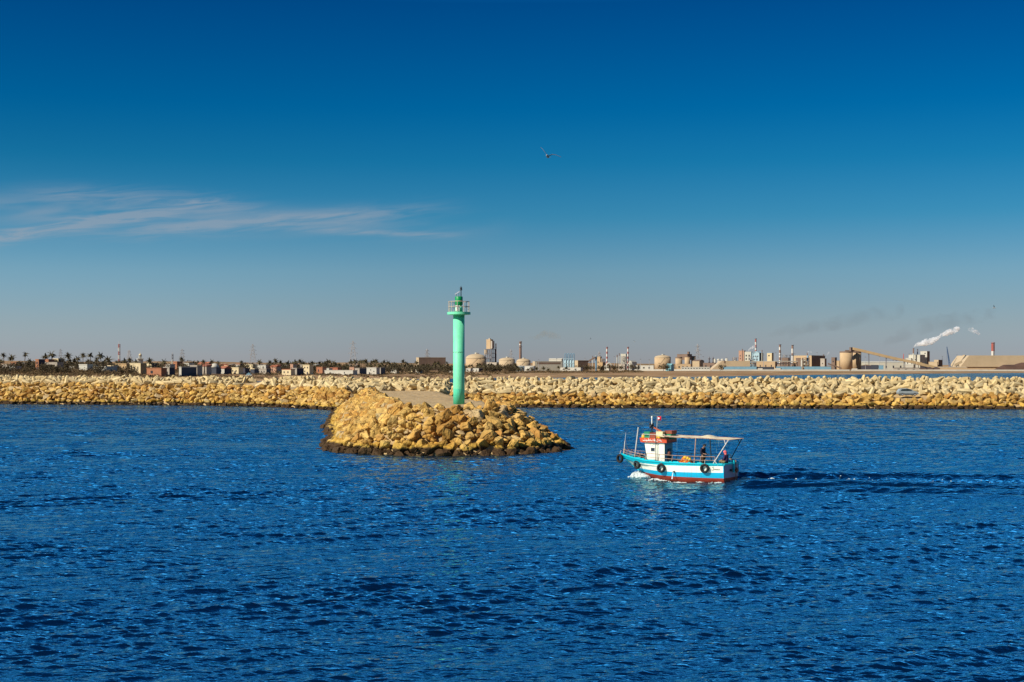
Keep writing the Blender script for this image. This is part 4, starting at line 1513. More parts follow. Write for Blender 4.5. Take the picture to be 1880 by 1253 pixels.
def standing_man():
    """stands on the deck, turned towards the stern, head bowed, forearms forward"""
    p = thing('person', 'standing person in a dark navy jacket and brown trousers under the awning', 'person', at_boat((2.06, .62, deck_z(.21))), math.pi - TH)
    # local: faces -x (the stern); y: port
    p.scale = (1.30, 1.30, 1.05)
    V = [(0, 0, .95), (.01, 0, 1.12), (.02, 0, 1.32), (0.0, 0, 1.45), (-.03, 0, 1.53)]
    E = [(0, 1), (1, 2), (2, 3), (3, 4)]
    Rd = [(.15, .12), (.14, .11), (.17, .12), (.10, .08), .055]
    J = dict(V=list(map(Vector, V)), E=list(E), R=list(Rd))

    def chain(a, pts, rs, S):
        last = a
        for q, r_ in zip(pts, rs):
            S['V'].append(Vector(q)); S['R'].append(r_); S['E'].append((last, len(S['V']) - 1)); last = len(S['V']) - 1
        return last
    for s_ in (1, -1):
        chain(0, [(0, s_ * .10, .86), (-.02, s_ * .11, .50), (.03, s_ * .11, .09), (-.14, s_ * .12, .035)], [.095, .065, .045, .035], J)
        w_ = chain(3, [(0, s_ * .20, 1.41), (.02, s_ * .26, 1.14), (-.17, s_ * .22, 1.02 + .03 * s_)], [.062, .048, .034], J)
        add_hand(J['V'], J['E'], J['R'], w_, (-1, -.1 * s_, -.05), (0, -s_ * .6, -.6), s_)
    body = skin_mesh('body', J['V'], J['E'], J['R'], M_SKIN, p)
    hc = (-.085, 0, 1.645)
    me, axes = head_mesh(p, hc, (-1, 0.1, -.45), M_SKIN)
    join_into(body, me)
    cap_mesh(hc, axes, .016, .02, 'hair', M_HAIR, p)
    # jacket
    S = dict(V=[Vector(q) for q in ((0, 0, .88), (.01, 0, 1.12), (.02, 0, 1.32), (0, 0, 1.455))], E=[(0, 1), (1, 2), (2, 3)], R=[(.19, .155), (.185, .15), (.20, .15), (.12, .10)])
    for s_ in (1, -1):
        chain(3, [(0, s_ * .205, 1.405), (.025, s_ * .265, 1.14), (-.14, s_ * .225, 1.03)], [.085, .068, .052], S)
    skin_mesh('jacket', S['V'], S['E'], S['R'], M_NAVY, p)
    S = dict(V=[Vector((0, 0, .95))], E=[], R=[(.165, .135)])
    for s_ in (1, -1):
        chain(0, [(0, s_ * .105, .82), (-.02, s_ * .115, .50), (.03, s_ * .115, .10)], [.115, .085, .07], S)
    skin_mesh('trousers', S['V'], S['E'], S['R'], M_TROUS, p)
    for s_ in (1, -1):
        skin_mesh('boot', [(.03, s_ * .115, .12), (.03, s_ * .115, .05), (-.16, s_ * .12, .04)], [(0, 1), (1, 2)], [.06, .055, .045], M_DARK, p)


def seated_person():
    """sits on the stern bench facing the bow, legs folded forward, wrapped in a pink scarf"""
    p = thing('person', 'seated person in a purple jacket with a pink headscarf at the stern', 'person', at_boat((.22, .25, 1.32)), math.pi - TH)
    p.scale = (1.12, 1.12, 1.05)
    V = [Vector(q) for q in ((0, 0, .10), (.03, 0, .28), (.06, 0, .48), (.05, 0, .60), (.08, 0, .68))]
    S = dict(V=V, E=[(0, 1), (1, 2), (2, 3), (3, 4)], R=[(.16, .13), (.15, .12), (.17, .12), (.10, .08), .055])

    def chain(a, pts, rs, T):
        last = a
        for q, r_ in zip(pts, rs):
            T['V'].append(Vector(q)); T['R'].append(r_); T['E'].append((last, len(T['V']) - 1)); last = len(T['V']) - 1
        return last
    for s_ in (1, -1):
        chain(0, [(.12, s_ * .13, .10), (.46, s_ * .19, .17), (.42, s_ * .10, -.02), (.55, s_ * .06, -.03)], [.09, .062, .045, .035], S)
        w_ = chain(3, [(.05, s_ * .20, .56), (.10, s_ * .25, .30), (.30, s_ * .16, .24)], [.062, .048, .034], S)
        add_hand(S['V'], S['E'], S['R'], w_, (.9, -.3 * s_, -.1), (.1, 0, -1), s_)
    body = skin_mesh('body', S['V'], S['E'], S['R'], M_SKIN, p)
    hc = (.125, 0, .80)
    me, axes = head_mesh(p, hc, (.95, .35, -.2), M_SKIN)
    join_into(body, me)
    # headscarf: covers the crown, the back and the neck
    cap_mesh(hc, axes, .030, -.30, 'headscarf', M_PINK, p)
    skin_mesh('scarf_wrap', [(.06, 0, .60), (.085, 0, .70), (.10, 0, .80)], [(0, 1), (1, 2)], [.115, .10, .105], M_PINK, p)
    T = dict(V=[Vector(q) for q in ((0, 0, .06), (.03, 0, .28), (.06, 0, .48), (.05, 0, .605))], E=[(0, 1), (1, 2), (2, 3)], R=[(.21, .18), (.20, .17), (.205, .155), (.12, .10)])
    for s_ in (1, -1):
        chain(3, [(.05, s_ * .205, .555), (.105, s_ * .255, .30), (.26, s_ * .17, .25)], [.09, .072, .055], T)
    skin_mesh('jacket', T['V'], T['E'], T['R'], M_PURPLE, p)
    T = dict(V=[Vector((0, 0, .09))], E=[], R=[(.18, .14)])
    for s_ in (1, -1):
        chain(0, [(.14, s_ * .135, .10), (.46, s_ * .19, .165), (.42, s_ * .11, .02)], [.115, .085, .065], T)
    skin_mesh('trousers', T['V'], T['E'], T['R'], M_KHAKI, p)
    for s_ in (1, -1):
        skin_mesh('boot', [(.42, s_ * .105, .03), (.43, s_ * .10, -.025), (.58, s_ * .06, -.03)], [(0, 1), (1, 2)], [.055, .05, .045], M_KHAKI, p)


standing_man()
seated_person()

# ------------------------------------------------------------------ foam: the bow wave, the fringe along the side and the wake
def build_foam():
    r = random.Random(21)
    mb = MB(); mb.smooth = True

    def zsea(x, y):
        X, Y = np.array([x]), np.array([y])
        return float(sea_heights(X, Y, np.array([0.25]))[0] + wake_heights(X, Y)[0])

    def fleck(x, y, rx, ry, h):
        n = r.randint(6, 9)
        z = zsea(x, y) + 0.012
        ph = r.uniform(0, 6)
        ring = []
        for i in range(n):
            a = 2 * math.pi * i / n + ph
            q = r.uniform(.55, 1.15)
            ring.append((x + rx * q * math.cos(a), y + ry * q * math.sin(a), z - 0.03))
        mb.add(ring + [(x + r.uniform(-.2, .2) * rx, y, z + h)], [(i, (i + 1) % n, n) for i in range(n)])
    # behind the stern
    for k in range(620):
        u = min(r.expovariate(1 / 6.0), 44)
        streak = r.choice((-1.2, -.3, .5, 1.4))
        v = streak * (.5 + .05 * u) + r.gauss(0, .22 + .02 * u) - .2
        x = 17.0 + u
        if u > 5 and mnoise.noise(Vector((x * .8, v * 2.0, 0))) < .02: continue
        y = float(np.interp(x, WAKE[:, 0], WAKE[:, 1])) + v
        s_ = r.uniform(.02, .07) * (1.6 if u < 2.5 else (.9 if u < 8 else .5))
        fleck(x, y, s_ * r.uniform(1.5, 4.0), s_, r.uniform(.01, .05) * (1.8 if u < 3 else 1))
    # along the port side and under the bow
    for k in range(420):
        t = r.random() ** .7
        bx = 8.6 * t - .3
        by = boat_curve(min(1, max(0, bx / 7.6)), BEAM) * .84 + abs(r.gauss(0, .18 + .45 * (bx > 6) + .3 * (bx < 1)))
        if mnoise.noise(Vector((bx * 1.3, by * 1.5, 5))) < -.05: continue
        p = at_boat((bx, by, 0))
        s_ = r.uniform(.02, .08)
        fleck(p.x, p.y, s_ * r.uniform(1, 3.0), s_, r.uniform(.01, .06))
    for k in range(520):
        bx = 8.4 - abs(r.gauss(0, 1.0)); by = r.gauss(.25 + (8.4 - bx) * .42, .34)
        p = at_boat((bx, by, 0))
        s_ = r.uniform(.03, .11)
        fleck(p.x, p.y, s_ * 1.5, s_, r.uniform(.02, .38) * math.exp(-((bx - 7.9) / .7) ** 2 - ((by - .5) / .6) ** 2))
    o = mb.build('foam', mat('sea_foam', (0.56, 0.62, 0.62), 0.8, 0.12, 4.0))
    tag(o, 'white foam of the bow wave and wake of the fishing boat', None, None, 'stuff')


build_foam()

# ------------------------------------------------------------------ gulls
M_GULL = mat('gull_grey', (0.14, 0.15, 0.17), 0.7, 0.1, 6.0)
M_GULLW = mat('gull_white', (0.30, 0.30, 0.30), 0.7, 0.05, 6.0)


def gull(px, py, D, label, flip=1, rz=0.0, size=1.0):
    o = thing('seagull', label, 'bird', (wx(px, D), D, wz(py, D)), rz, 'gulls in the air')
    o.scale = (size,) * 3
    mb = MB(); mb.smooth = True
    mb.tube([(-.10, .30, .02), (-.02, .16, .0), (0, 0, 0), (0, -.14, .01), (0, -.22, .035), (0, -.27, .03), (0, -.31, .02)], [.015, .05, .075, .065, .048, .04, .012], 10)
    body = mb.build('body', M_GULLW, o)
    mb = MB(); mb.add([(-.02, .24, .0), (.02, .24, .0), (.08, .40, .01), (-.08, .40, .01), (0, .30, .018)], [(0, 1, 4), (1, 2, 4), (2, 3, 4), (3, 0, 4)]); mb.build('tail', M_GULLW, o)
    lines = {1: [(0, 0, .03), (.22, -.03, .10), (.42, .0, .07), (.66, .12, -.04)], -1: [(0, 0, .03), (-.14, -.03, .22), (-.25, .0, .36), (-.40, .10, .50)]}
    for s_ in (1, -1):
        mb = MB(); mb.smooth = True
        pts = [Vector(q) for q in lines[s_]]
        ch = [.17, .17, .13, .015]
        top, bot = [], []
        for q, c_ in zip(pts, ch):
            top += [q + Vector((0, -c_ * .4, 0)), q + Vector((0, 0, .018)), q + Vector((0, c_ * .6, 0))]
            bot += [q + Vector((0, -c_ * .4, -.004)), q + Vector((0, 0, -.006)), q + Vector((0, c_ * .6, -.004))]
        k = len(top)
        fs = []
        for i in range(3):
            for j in range(2):
                a = i * 3 + j
                fs += [(a, a + 1, a + 4, a + 3), (k + a, k + a + 3, k + a + 4, k + a + 1)]
            fs += [(i * 3, i * 3 + 3, k + i * 3 + 3, k + i * 3), (i * 3 + 2, k + i * 3 + 2, k + i * 3 + 5, i * 3 + 5)]
        mb.add(top + bot, fs)
        mb.build('wing', M_GULL, o)


gull(1006, 288, 72, 'grey gull high in the open sky with one wing raised', rz=R(-15))
gull(1165, 628, 420, 'pale gull low above the striped chimneys', rz=R(40))
gull(1084, 623, 480, 'dark speck of a gull above the blue pipe plant', rz=R(100))
gull(1825, 566, 230, 'dark gull in the sky high over the striped chimney by the huge tan store', rz=R(70))

# ------------------------------------------------------------------ car on the far bank
def build_car():
    D = 304.2
    x = wx(1666, D)
    c = thing('parked_car', 'silver hatchback parked between the ochre rocks and the concrete blocks', 'car', (x, D, 2.62), R(3))
    m_paint = mat('silver_paint', (0.27, 0.30, 0.31), 0.35, 0.05, 2.0)
    # side profile, nose towards +x
    prof = [(-2.15, .42), (-2.18, .80), (-2.05, 1.02), (-1.75, 1.42), (-1.3, 1.52), (-.2, 1.55), (.55, 1.38), (1.05, 1.02), (1.75, .88), (2.12, .68), (2.18, .42), (1.85, .26), (-1.9, .26)]
    me = bpy.data.meshes.new('body')
    bm = bmesh.new()
    n = len(prof)
    rows = []
    for y, k in ((-.84, 1), (-.80, 1), (.80, 1), (.84, 1)):
        rows.append([bm.verts.new((u, y * (1 - .16 * max(0, (v - .95) / .6)), v)) for u, v in prof])
    for a, b_ in zip(rows[:-1], rows[1:]):
        for i in range(n):
            bm.faces.new((a[i], a[(i + 1) % n], b_[(i + 1) % n], b_[i]))
    bm.faces.new(rows[0][::-1]); bm.faces.new(rows[-1])
    bmesh.ops.recalc_face_normals(bm, faces=bm.faces)
    bm.to_mesh(me); bm.free()
    me.materials.append(m_paint)
    link_mesh('body', me, m_paint, c)
    glass = mat('car_glass', (0.02, 0.03, 0.035), 0.1, 0.05, 2.0, spec=0.6)
    for s_ in (1, -1):
        for quad in ([(-1.72, 1.05), (-.62, 1.05), (-.62, 1.44), (-1.50, 1.38)], [(-.54, 1.05), (.80, 1.05), (.42, 1.36), (-.2, 1.46), (-.54, 1.46)]):
            mb = MB()
            mb.prism(quad, s_ * .74, s_ * .825, 'y')
            mb.build('side_window', glass, c)
    mb = MB(); mb.add([(.60, -.66, 1.37), (.60, .66, 1.37), (1.06, .72, 1.05), (1.06, -.72, 1.05)], [(0, 1, 2, 3)]); o = mb.build('windscreen', glass, c); o.location.z = .02; o.location.x = .02
    for x_ in (-1.35, 1.35):
        for s_ in (1, -1):
            mb = MB(); mb.smooth = True; mb.tube([(x_ + .25 * math.cos(a * .393), s_ * .78, .30 + .25 * math.sin(a * .393)) for a in range(16)], .075, 8, True)
            wv = mb.build('tyre', M_RUBBER, c)
            mb = MB(); mb.cyl((x_, s_ * .74, .30), (x_, s_ * .86, .30), .20, n=14); mb.build('rim', M_GREY, wv)
    for s_ in (1, -1):
        mb = MB(); mb.box((2.12, s_ * .58, .66), (.12, .36, .14)); mb.build('headlight', M_WHITE, c)
    mb = MB(); mb.box((0, 0, .42), (4.3, 1.72, .10)); mb.build('bumper', M_DARK, c)


build_car()


# ------------------------------------------------------------------ town and works on the far shore
W = dict(
    white=mat('limewash', (0.48, 0.45, 0.38), 0.85, 0.08, 0.25), cream=mat('cream_render', (0.62, 0.50, 0.30), 0.85, 0.12, 0.25),
    ochre=mat('ochre_render', (0.45, 0.30, 0.15), 0.85, 0.15, 0.25), grey=mat('grey_block', (0.36, 0.31, 0.25), 0.9, 0.15, 0.25),
    brick=mat('red_brick', (0.34, 0.145, 0.075), 0.9, 0.18, 0.3), red=mat('red_roof', (0.34, 0.12, 0.065), 0.85, 0.15, 0.3),
    dark=mat('slate_and_flank_shade', (0.05, 0.045, 0.06), 0.8, 0.2, 0.3), hole=mat('dark_opening', (0.02, 0.02, 0.025), 0.6, 0.1, 0.5),
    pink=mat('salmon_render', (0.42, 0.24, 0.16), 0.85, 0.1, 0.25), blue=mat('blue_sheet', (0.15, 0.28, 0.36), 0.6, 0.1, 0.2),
    navy=mat('navy_sheet_and_flank_shade', (0.045, 0.05, 0.065), 0.6, 0.1, 0.2), beige=mat('works_beige', (0.47, 0.33, 0.19), 0.85, 0.12, 0.06),
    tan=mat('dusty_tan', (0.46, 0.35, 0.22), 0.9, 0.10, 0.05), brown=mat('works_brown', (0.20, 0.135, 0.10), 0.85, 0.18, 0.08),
    conc=mat('works_concrete', (0.42, 0.36, 0.29), 0.85, 0.14, 0.08), steel=mat('works_steel', (0.16, 0.15, 0.16), 0.6, 0.2, 0.1),
    pale=mat('pale_sheet', (0.50, 0.47, 0.38), 0.7, 0.08, 0.06), sky=mat('pale_blue_sheet', (0.36, 0.50, 0.55), 0.6, 0.1, 0.1),
    turq=mat('turquoise_sheet', (0.18, 0.38, 0.42), 0.6, 0.1, 0.1), sred=mat('stack_red', (0.30, 0.075, 0.055), 0.7, 0.12, 0.1),
    swhite=mat('stack_white', (0.52, 0.48, 0.42), 0.7, 0.08, 0.1), sbrown=mat('stack_brown', (0.20, 0.11, 0.07), 0.8, 0.18, 0.1),
    pipe=mat('blue_pipe', (0.13, 0.25, 0.35), 0.5, 0.12, 0.2), coal=mat('dark_ore', (0.09, 0.05, 0.035), 0.95, 0.25, 0.05),
    tower=mat('pylon_steel', (0.34, 0.33, 0.33), 0.6, 0.1, 0.2), conv=mat('conveyor_tan', (0.46, 0.32, 0.17), 0.8, 0.12, 0.1))


def house(label, x0, xs, x1, yt, D, wall, roof='flat', roofm=None, wins=(), door=None, yaw=28, name='house', cat='house', group=None, side=None, rise=1.6, zb=None, dep=None, parent=None):
    """One building: x0..xs is its front, xs..x1 its flank (photo columns); wins: (u, v, w, h) fractions of the front."""
    s_ = F / D
    th = R(yaw)
    wid = (xs - x0) / s_ / math.cos(th)
    depth = dep or max((x1 - xs) / s_ / math.sin(th), 5.0)
    X = wx(xs, D)
    zg = lz(X, D) if zb is None else zb
    base = zg - 0.6
    h = wz(yt, D) - base
    t = thing(name, label, cat, (X, D, base), -th, group)
    wm, sm = W[wall], W[side or wall]  # a darker side colour paints shade onto the flank
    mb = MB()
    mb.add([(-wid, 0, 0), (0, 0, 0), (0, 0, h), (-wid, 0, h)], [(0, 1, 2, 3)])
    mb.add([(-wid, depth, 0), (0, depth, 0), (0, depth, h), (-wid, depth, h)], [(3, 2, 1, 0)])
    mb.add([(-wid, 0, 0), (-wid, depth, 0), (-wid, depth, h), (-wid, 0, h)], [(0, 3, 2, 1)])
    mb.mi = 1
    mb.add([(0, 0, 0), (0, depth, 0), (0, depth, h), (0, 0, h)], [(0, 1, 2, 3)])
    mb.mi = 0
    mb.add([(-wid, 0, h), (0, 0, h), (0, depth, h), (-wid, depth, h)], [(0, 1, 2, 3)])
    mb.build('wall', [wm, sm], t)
    rm = W[roofm or wall]
    mb = MB()
    if roof == 'flat':
        o_ = 0.18
        for (a, b_) in (((-wid - o_, -o_), (o_, .12)), ((-wid - o_, depth - .12), (o_, depth + o_)), ((-wid - o_, .12), (-wid + .12, depth - .12)), ((-.12, .12), (o_, depth - .12))):
            mb.box2((a[0], a[1], h - .05), (b_[0], b_[1], h + .42))
        mb.build('parapet', rm, t)
    elif roof == 'gable':
        mb.prism([(-o, z) for o, z in ((-.4, h), (depth / 2, h + rise), (depth + .4, h))] and [(-.4, h + .003), (depth / 2, h + rise), (depth + .4, h + .003)], -wid - .3, .3, 'x')
        mb.build('roof', rm, t)
    elif roof == 'front':
        mb.prism([(-wid - .4, h + .003), (-wid / 2, h + rise), (.4, h + .003)], -.4, depth + .3, 'y')
        mb.build('roof', rm, t)
    elif roof == 'shed':
        mb.prism([(-.3, h + .003), (-.3, h + .2), (depth + .3, h + rise), (depth + .3, h + .003)], -wid - .3, .3, 'x')
        mb.build('roof', rm, t)
    for (u, v, ww, hh) in wins:
        mb = MB()
        cx, cz = -wid + u * wid, 0.6 + v * (h - .6)
        mb.box((cx, .0, cz), (ww * wid, .16, hh * (h - .6)))
        mb.build('window', W['hole'], t)
    if door is not None:
        mb = MB()
        mb.box((-wid + door * wid, .0, 1.6), (1.1, .2, 2.1))
        mb.build('door', W['dark'], t)
    t['_dims'] = (wid, depth, h)
    return t


TG = 'houses of the shore town'
WIN2 = ((.25, .55, .12, .3), (.68, .55, .12, .3))
WIN1 = ((.35, .55, .16, .34),)
WIN3 = ((.18, .55, .09, .3), (.45, .55, .09, .3), (.75, .55, .09, .3))
# (label, x0, split, x1, top row, distance, wall, keywords)
TOWN = [
    ('low pale stone hut at the western edge of the town', 2, 14, 16, 669.5, 850, 'grey', dict(wins=WIN1)),
    ('low white wall house beside the brick shell of a hut', 15, 27, 30, 673, 845, 'white', dict(wins=WIN1)),
    ('bare red brick hut below the palms', 19, 30, 33, 665, 880, 'brick', dict(wins=WIN1)),
    ('small white domed house among the palms', 33, 41, 44, 665.5, 900, 'white', dict(roof='dome')),
    ('low white house behind the tall brick house', 52, 61, 63, 669.5, 900, 'white', dict(wins=WIN1)),
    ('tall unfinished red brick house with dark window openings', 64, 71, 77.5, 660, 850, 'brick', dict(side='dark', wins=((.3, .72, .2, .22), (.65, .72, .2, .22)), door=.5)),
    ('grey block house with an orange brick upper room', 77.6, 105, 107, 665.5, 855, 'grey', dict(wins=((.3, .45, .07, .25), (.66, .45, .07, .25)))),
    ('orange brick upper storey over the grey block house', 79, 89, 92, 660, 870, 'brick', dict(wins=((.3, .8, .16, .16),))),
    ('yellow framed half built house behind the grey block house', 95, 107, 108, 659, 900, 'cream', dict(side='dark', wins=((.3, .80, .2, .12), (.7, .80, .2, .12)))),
    ('small cream house beside the long white wall', 121, 130, 133, 669, 900, 'cream', dict(wins=WIN1)),
    ('white hut next to the stepped white warehouse', 125, 138, 140, 673, 870, 'white', dict()),
    ('tall white end of the stepped warehouse', 142, 160, 161, 669.3, 840, 'white', dict(dep=9)),
    ('long low white warehouse with a blank wall', 153, 195, 197, 673, 838, 'white', dict(dep=9)),
    ('small cream house with two dark windows', 196, 208, 211, 671.5, 860, 'cream', dict(wins=WIN2, door=.5)),
    ('flat ochre house with a plain wall', 208, 232, 235, 668, 880, 'ochre', dict(wins=WIN3)),
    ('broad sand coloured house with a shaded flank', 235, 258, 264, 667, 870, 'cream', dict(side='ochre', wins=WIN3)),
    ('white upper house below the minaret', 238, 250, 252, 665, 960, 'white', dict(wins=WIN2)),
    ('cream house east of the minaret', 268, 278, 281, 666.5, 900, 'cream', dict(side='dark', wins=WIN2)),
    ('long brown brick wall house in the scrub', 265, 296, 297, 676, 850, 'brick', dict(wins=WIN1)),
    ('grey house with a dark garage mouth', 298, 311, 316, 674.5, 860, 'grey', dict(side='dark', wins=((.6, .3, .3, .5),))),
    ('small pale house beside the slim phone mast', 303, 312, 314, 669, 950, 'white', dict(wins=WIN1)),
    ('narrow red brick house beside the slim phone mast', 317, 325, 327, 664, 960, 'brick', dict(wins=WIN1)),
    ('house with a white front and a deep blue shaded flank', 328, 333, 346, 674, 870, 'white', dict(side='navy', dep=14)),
    ('white house with a raised roof room', 338, 347, 348, 667, 950, 'white', dict(wins=WIN1)),
    ('pale grey terrace with a step in its roof', 347, 362, 363, 671, 900, 'grey', dict(wins=WIN2)),
    ('brown grey house with a red tiled strip', 364, 379, 381, 672, 930, 'grey', dict(roof='shed', roofm='red', rise=1.3, wins=WIN1)),
    ('house with a red roof at the head of the lane', 361, 381, 383, 668, 1000, 'ochre', dict(roof='gable', roofm='red', wins=WIN2)),
    ('dark fronted house with a white dome', 380, 397, 402, 672, 950, 'navy', dict(roof='dome', wins=WIN1)),
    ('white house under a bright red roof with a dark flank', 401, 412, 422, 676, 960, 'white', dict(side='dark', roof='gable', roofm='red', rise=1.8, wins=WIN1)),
    ('long cream house with a shaded doorway', 422, 438, 441, 675, 970, 'cream', dict(wins=WIN2, door=.55)),
    ('tall cream house on the rise', 439, 464, 467, 669.5, 1080, 'cream', dict(wins=WIN3)),
    ('dark open shed beside the blue boat cover', 441, 450, 455, 676, 980, 'dark', dict()),
    ('white roofed house behind the open shed', 466, 488, 491, 670.5, 1100, 'white', dict(wins=WIN3)),
    ('dark house with a flat cream roof', 459, 467, 470, 677, 1000, 'navy', dict(roofm='cream')),
    ('grey house with a row of dark windows', 471, 489, 493, 677, 1010, 'grey', dict(side='navy', wins=WIN3)),
    ('pale flat house below the middle palms', 489, 503, 506, 670.5, 1150, 'white', dict(wins=WIN2)),
    ('red roofed hut beside a pale yard', 495, 507, 509, 673, 1100, 'pink', dict(roof='gable', roofm='red', wins=WIN1)),
    ('low cream house with a rust red lean-to', 516, 534, 536, 678, 1040, 'cream', dict(roofm='red', wins=WIN2)),
    ('house in shade with a flat grey roof', 535, 545, 555, 676, 1050, 'grey', dict(side='dark', wins=WIN1)),
    ('yellow cream two storey house by the grove', 555, 568, 569, 670, 1080, 'cream', dict(wins=((.3, .75, .14, .16), (.7, .75, .14, .16), (.3, .35, .14, .16)), door=.7)),
    ('red brick house at the start of the grove', 580, 592, 598, 674, 1150, 'brick', dict(side='pink', wins=WIN1)),
    ('long low white garden house before the grove', 592, 648, 650, 680, 1120, 'white', dict(dep=6, wins=((.2, .5, .03, .4), (.7, .5, .03, .4)))),
    ('small white box house in front of the red one', 598, 604, 606, 676, 1180, 'white', dict(wins=WIN1)),
    ('dull red house inside the grove', 605, 620, 622, 675, 1200, 'red', dict(wins=WIN2)),
    ('salmon house with a pale parapet in the grove', 641, 650, 653, 674, 1250, 'pink', dict(wins=WIN1)),
    ('purple shaded house beside the bright white cube', 651, 660, 672, 676, 1180, 'grey', dict(side='navy', wins=WIN1)),
    ('bright white cube house with two small windows', 672, 691, 693, 675, 1150, 'white', dict(wins=((.42, .72, .09, .16), (.75, .5, .09, .16)), door=.3)),
    ('grey blue shaded house behind the white cube', 692, 699, 706, 675, 1200, 'grey', dict(side='navy')),
    ('small white house half hidden in the palm grove', 716, 728, 730, 677, 1350, 'white', dict(wins=WIN1)),
    ('cream hut half hidden in the palm grove', 748, 757, 759, 676, 1450, 'cream', dict()),
    ('white hut at the seaward edge of the grove', 763, 771, 773, 679, 1400, 'white', dict()),
    ('white hut just west of the beacon in the trees', 824, 832, 834, 675.5, 1500, 'white', dict()),
    ('white walled house just east of the beacon', 855, 864, 866, 677, 1600, 'white', dict(wins=WIN1)),
    ('white house with a dark gateway below the big tank', 866, 879, 886, 677, 1620, 'white', dict(side='dark', wins=WIN2)),
]


rr = random.Random(31)
for k in range(44):
    px = 232 + (585 - 232) * (k + rr.random()) / 44
    col, word = rr.choice((('cream', 'cream'), ('grey', 'grey'), ('ochre', 'sand coloured'), ('white', 'white'), ('pink', 'salmon'), ('brick', 'brick red'), ('grey', 'grey')))
    wd = rr.uniform(6, 14)
    zone = 'near the minaret and phone mast' if px < 330 else ('among the red roofs by the lane' if px < 440 else 'below the palms west of the grove')
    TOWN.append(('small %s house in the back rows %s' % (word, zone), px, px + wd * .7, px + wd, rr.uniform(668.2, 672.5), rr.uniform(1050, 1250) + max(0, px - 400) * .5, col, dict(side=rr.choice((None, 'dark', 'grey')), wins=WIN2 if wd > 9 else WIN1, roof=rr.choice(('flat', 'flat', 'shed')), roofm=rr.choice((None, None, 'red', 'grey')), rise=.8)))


def dome_on(t, r_, h_, m, n=16):
    wid, depth, h = t['_dims']
    mb = MB(); mb.smooth = True
    mb.lathe([(r_ * math.cos(a), r_ * .95 * math.sin(a)) for a in [i * math.pi / 14 for i in range(8)]], n, (-wid / 2, depth / 2, h + h_))
    mb.build('dome', m, t)


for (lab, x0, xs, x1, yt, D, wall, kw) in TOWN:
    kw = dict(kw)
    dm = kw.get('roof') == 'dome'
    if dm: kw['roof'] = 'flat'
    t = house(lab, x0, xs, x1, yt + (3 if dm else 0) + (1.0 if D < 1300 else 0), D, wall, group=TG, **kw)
    if dm:
        dome_on(t, min(t['_dims'][0], 9) * .42, .3, W['white'])

# the minaret, phone mast and radio mast
D = 1000.0
x = wx(257.5, D)
t = thing('minaret', 'small white minaret with a domed lantern over the roofs', 'minaret', (x, D, lz(x, D)))
h = wz(660, D) - lz(x, D)
mb = MB(); mb.box((0, 0, h / 2), (3.4, 3.4, h), R(25)); mb.build('shaft', W['white'], t)
mb = MB(); mb.box((0, 0, h + .25), (4.4, 4.4, .5), R(25)); mb.build('balcony', W['white'], t)
mb = MB(); mb.box((0, 0, h + 1.5), (1.8, 1.8, 2.2), R(25)); lan = mb.build('lantern', W['white'], t)
mb = MB(); mb.smooth = True; mb.lathe([(1.1, 0), (1.05, .6), (.6, 1.2), (.1, 1.5), (.06, 2.4)], 12, (0, 0, h + 2.6)); mb.build('dome', W['cream'], lan)
for a in (0, 1):
    mb = MB(); mb.box((-.75 + 1.5 * a if False else -0.7, -1.6, h - 2 - 3 * a), (.7, .3, 1.2), R(25)); mb.build('window', W['hole'], t)


def mast(label, px, yt, D, w_, bands, name='radio_mast', cat='mast', group=None):
    x = wx(px, D)
    zb = lz(x, D) - .5
    h = wz(yt, D) - zb
    t = thing(name, label, cat, (x, D, zb), 0, group)
    n = len(bands)
    mb = MB()
    ms = []
    for i, b_ in enumerate(bands):
        if b_ not in ms: ms.append(b_)
        mb.mi = ms.index(b_)
        z0, z1 = h * i / n, h * (i + 1) / n
        q = w_ / 2
        for k in range(3):
            a = 2.094 * k + .4
            a2 = 2.094 * (k + 1) + .4
            p0, p1 = (q * math.cos(a), q * math.sin(a), z0), (q * math.cos(a), q * math.sin(a), z1)
            mb.cyl(p0, p1, w_ * .16, n=5)
            m_ = max(2, int((z1 - z0) / 2.5))
            for j in range(m_):
                za, zc = z0 + (z1 - z0) * j / m_, z0 + (z1 - z0) * (j + 1) / m_
                mb.cyl((q * math.cos(a), q * math.sin(a), za), (q * math.cos(a2), q * math.sin(a2), zc), w_ * .08, n=4)
    mb.build('lattice', [W[b_] for b_ in ms], t)
    mb = MB(); mb.cyl((0, 0, h), (0, 0, h * 1.10), w_ * .10, n=5); mb.build('antenna', W['swhite'], t)
    return t


mast('slim lattice mast painted in red and white bands over the town', 218.5, 632, 1100, 1.5, ['sred', 'swhite', 'sred', 'swhite', 'sred', 'swhite', 'sred'][::-1])
mast('short white phone mast beside the narrow red brick house', 316.5, 650, 1000, 1.1, ['pale', 'pale', 'steel'], 'phone_mast', 'mast')


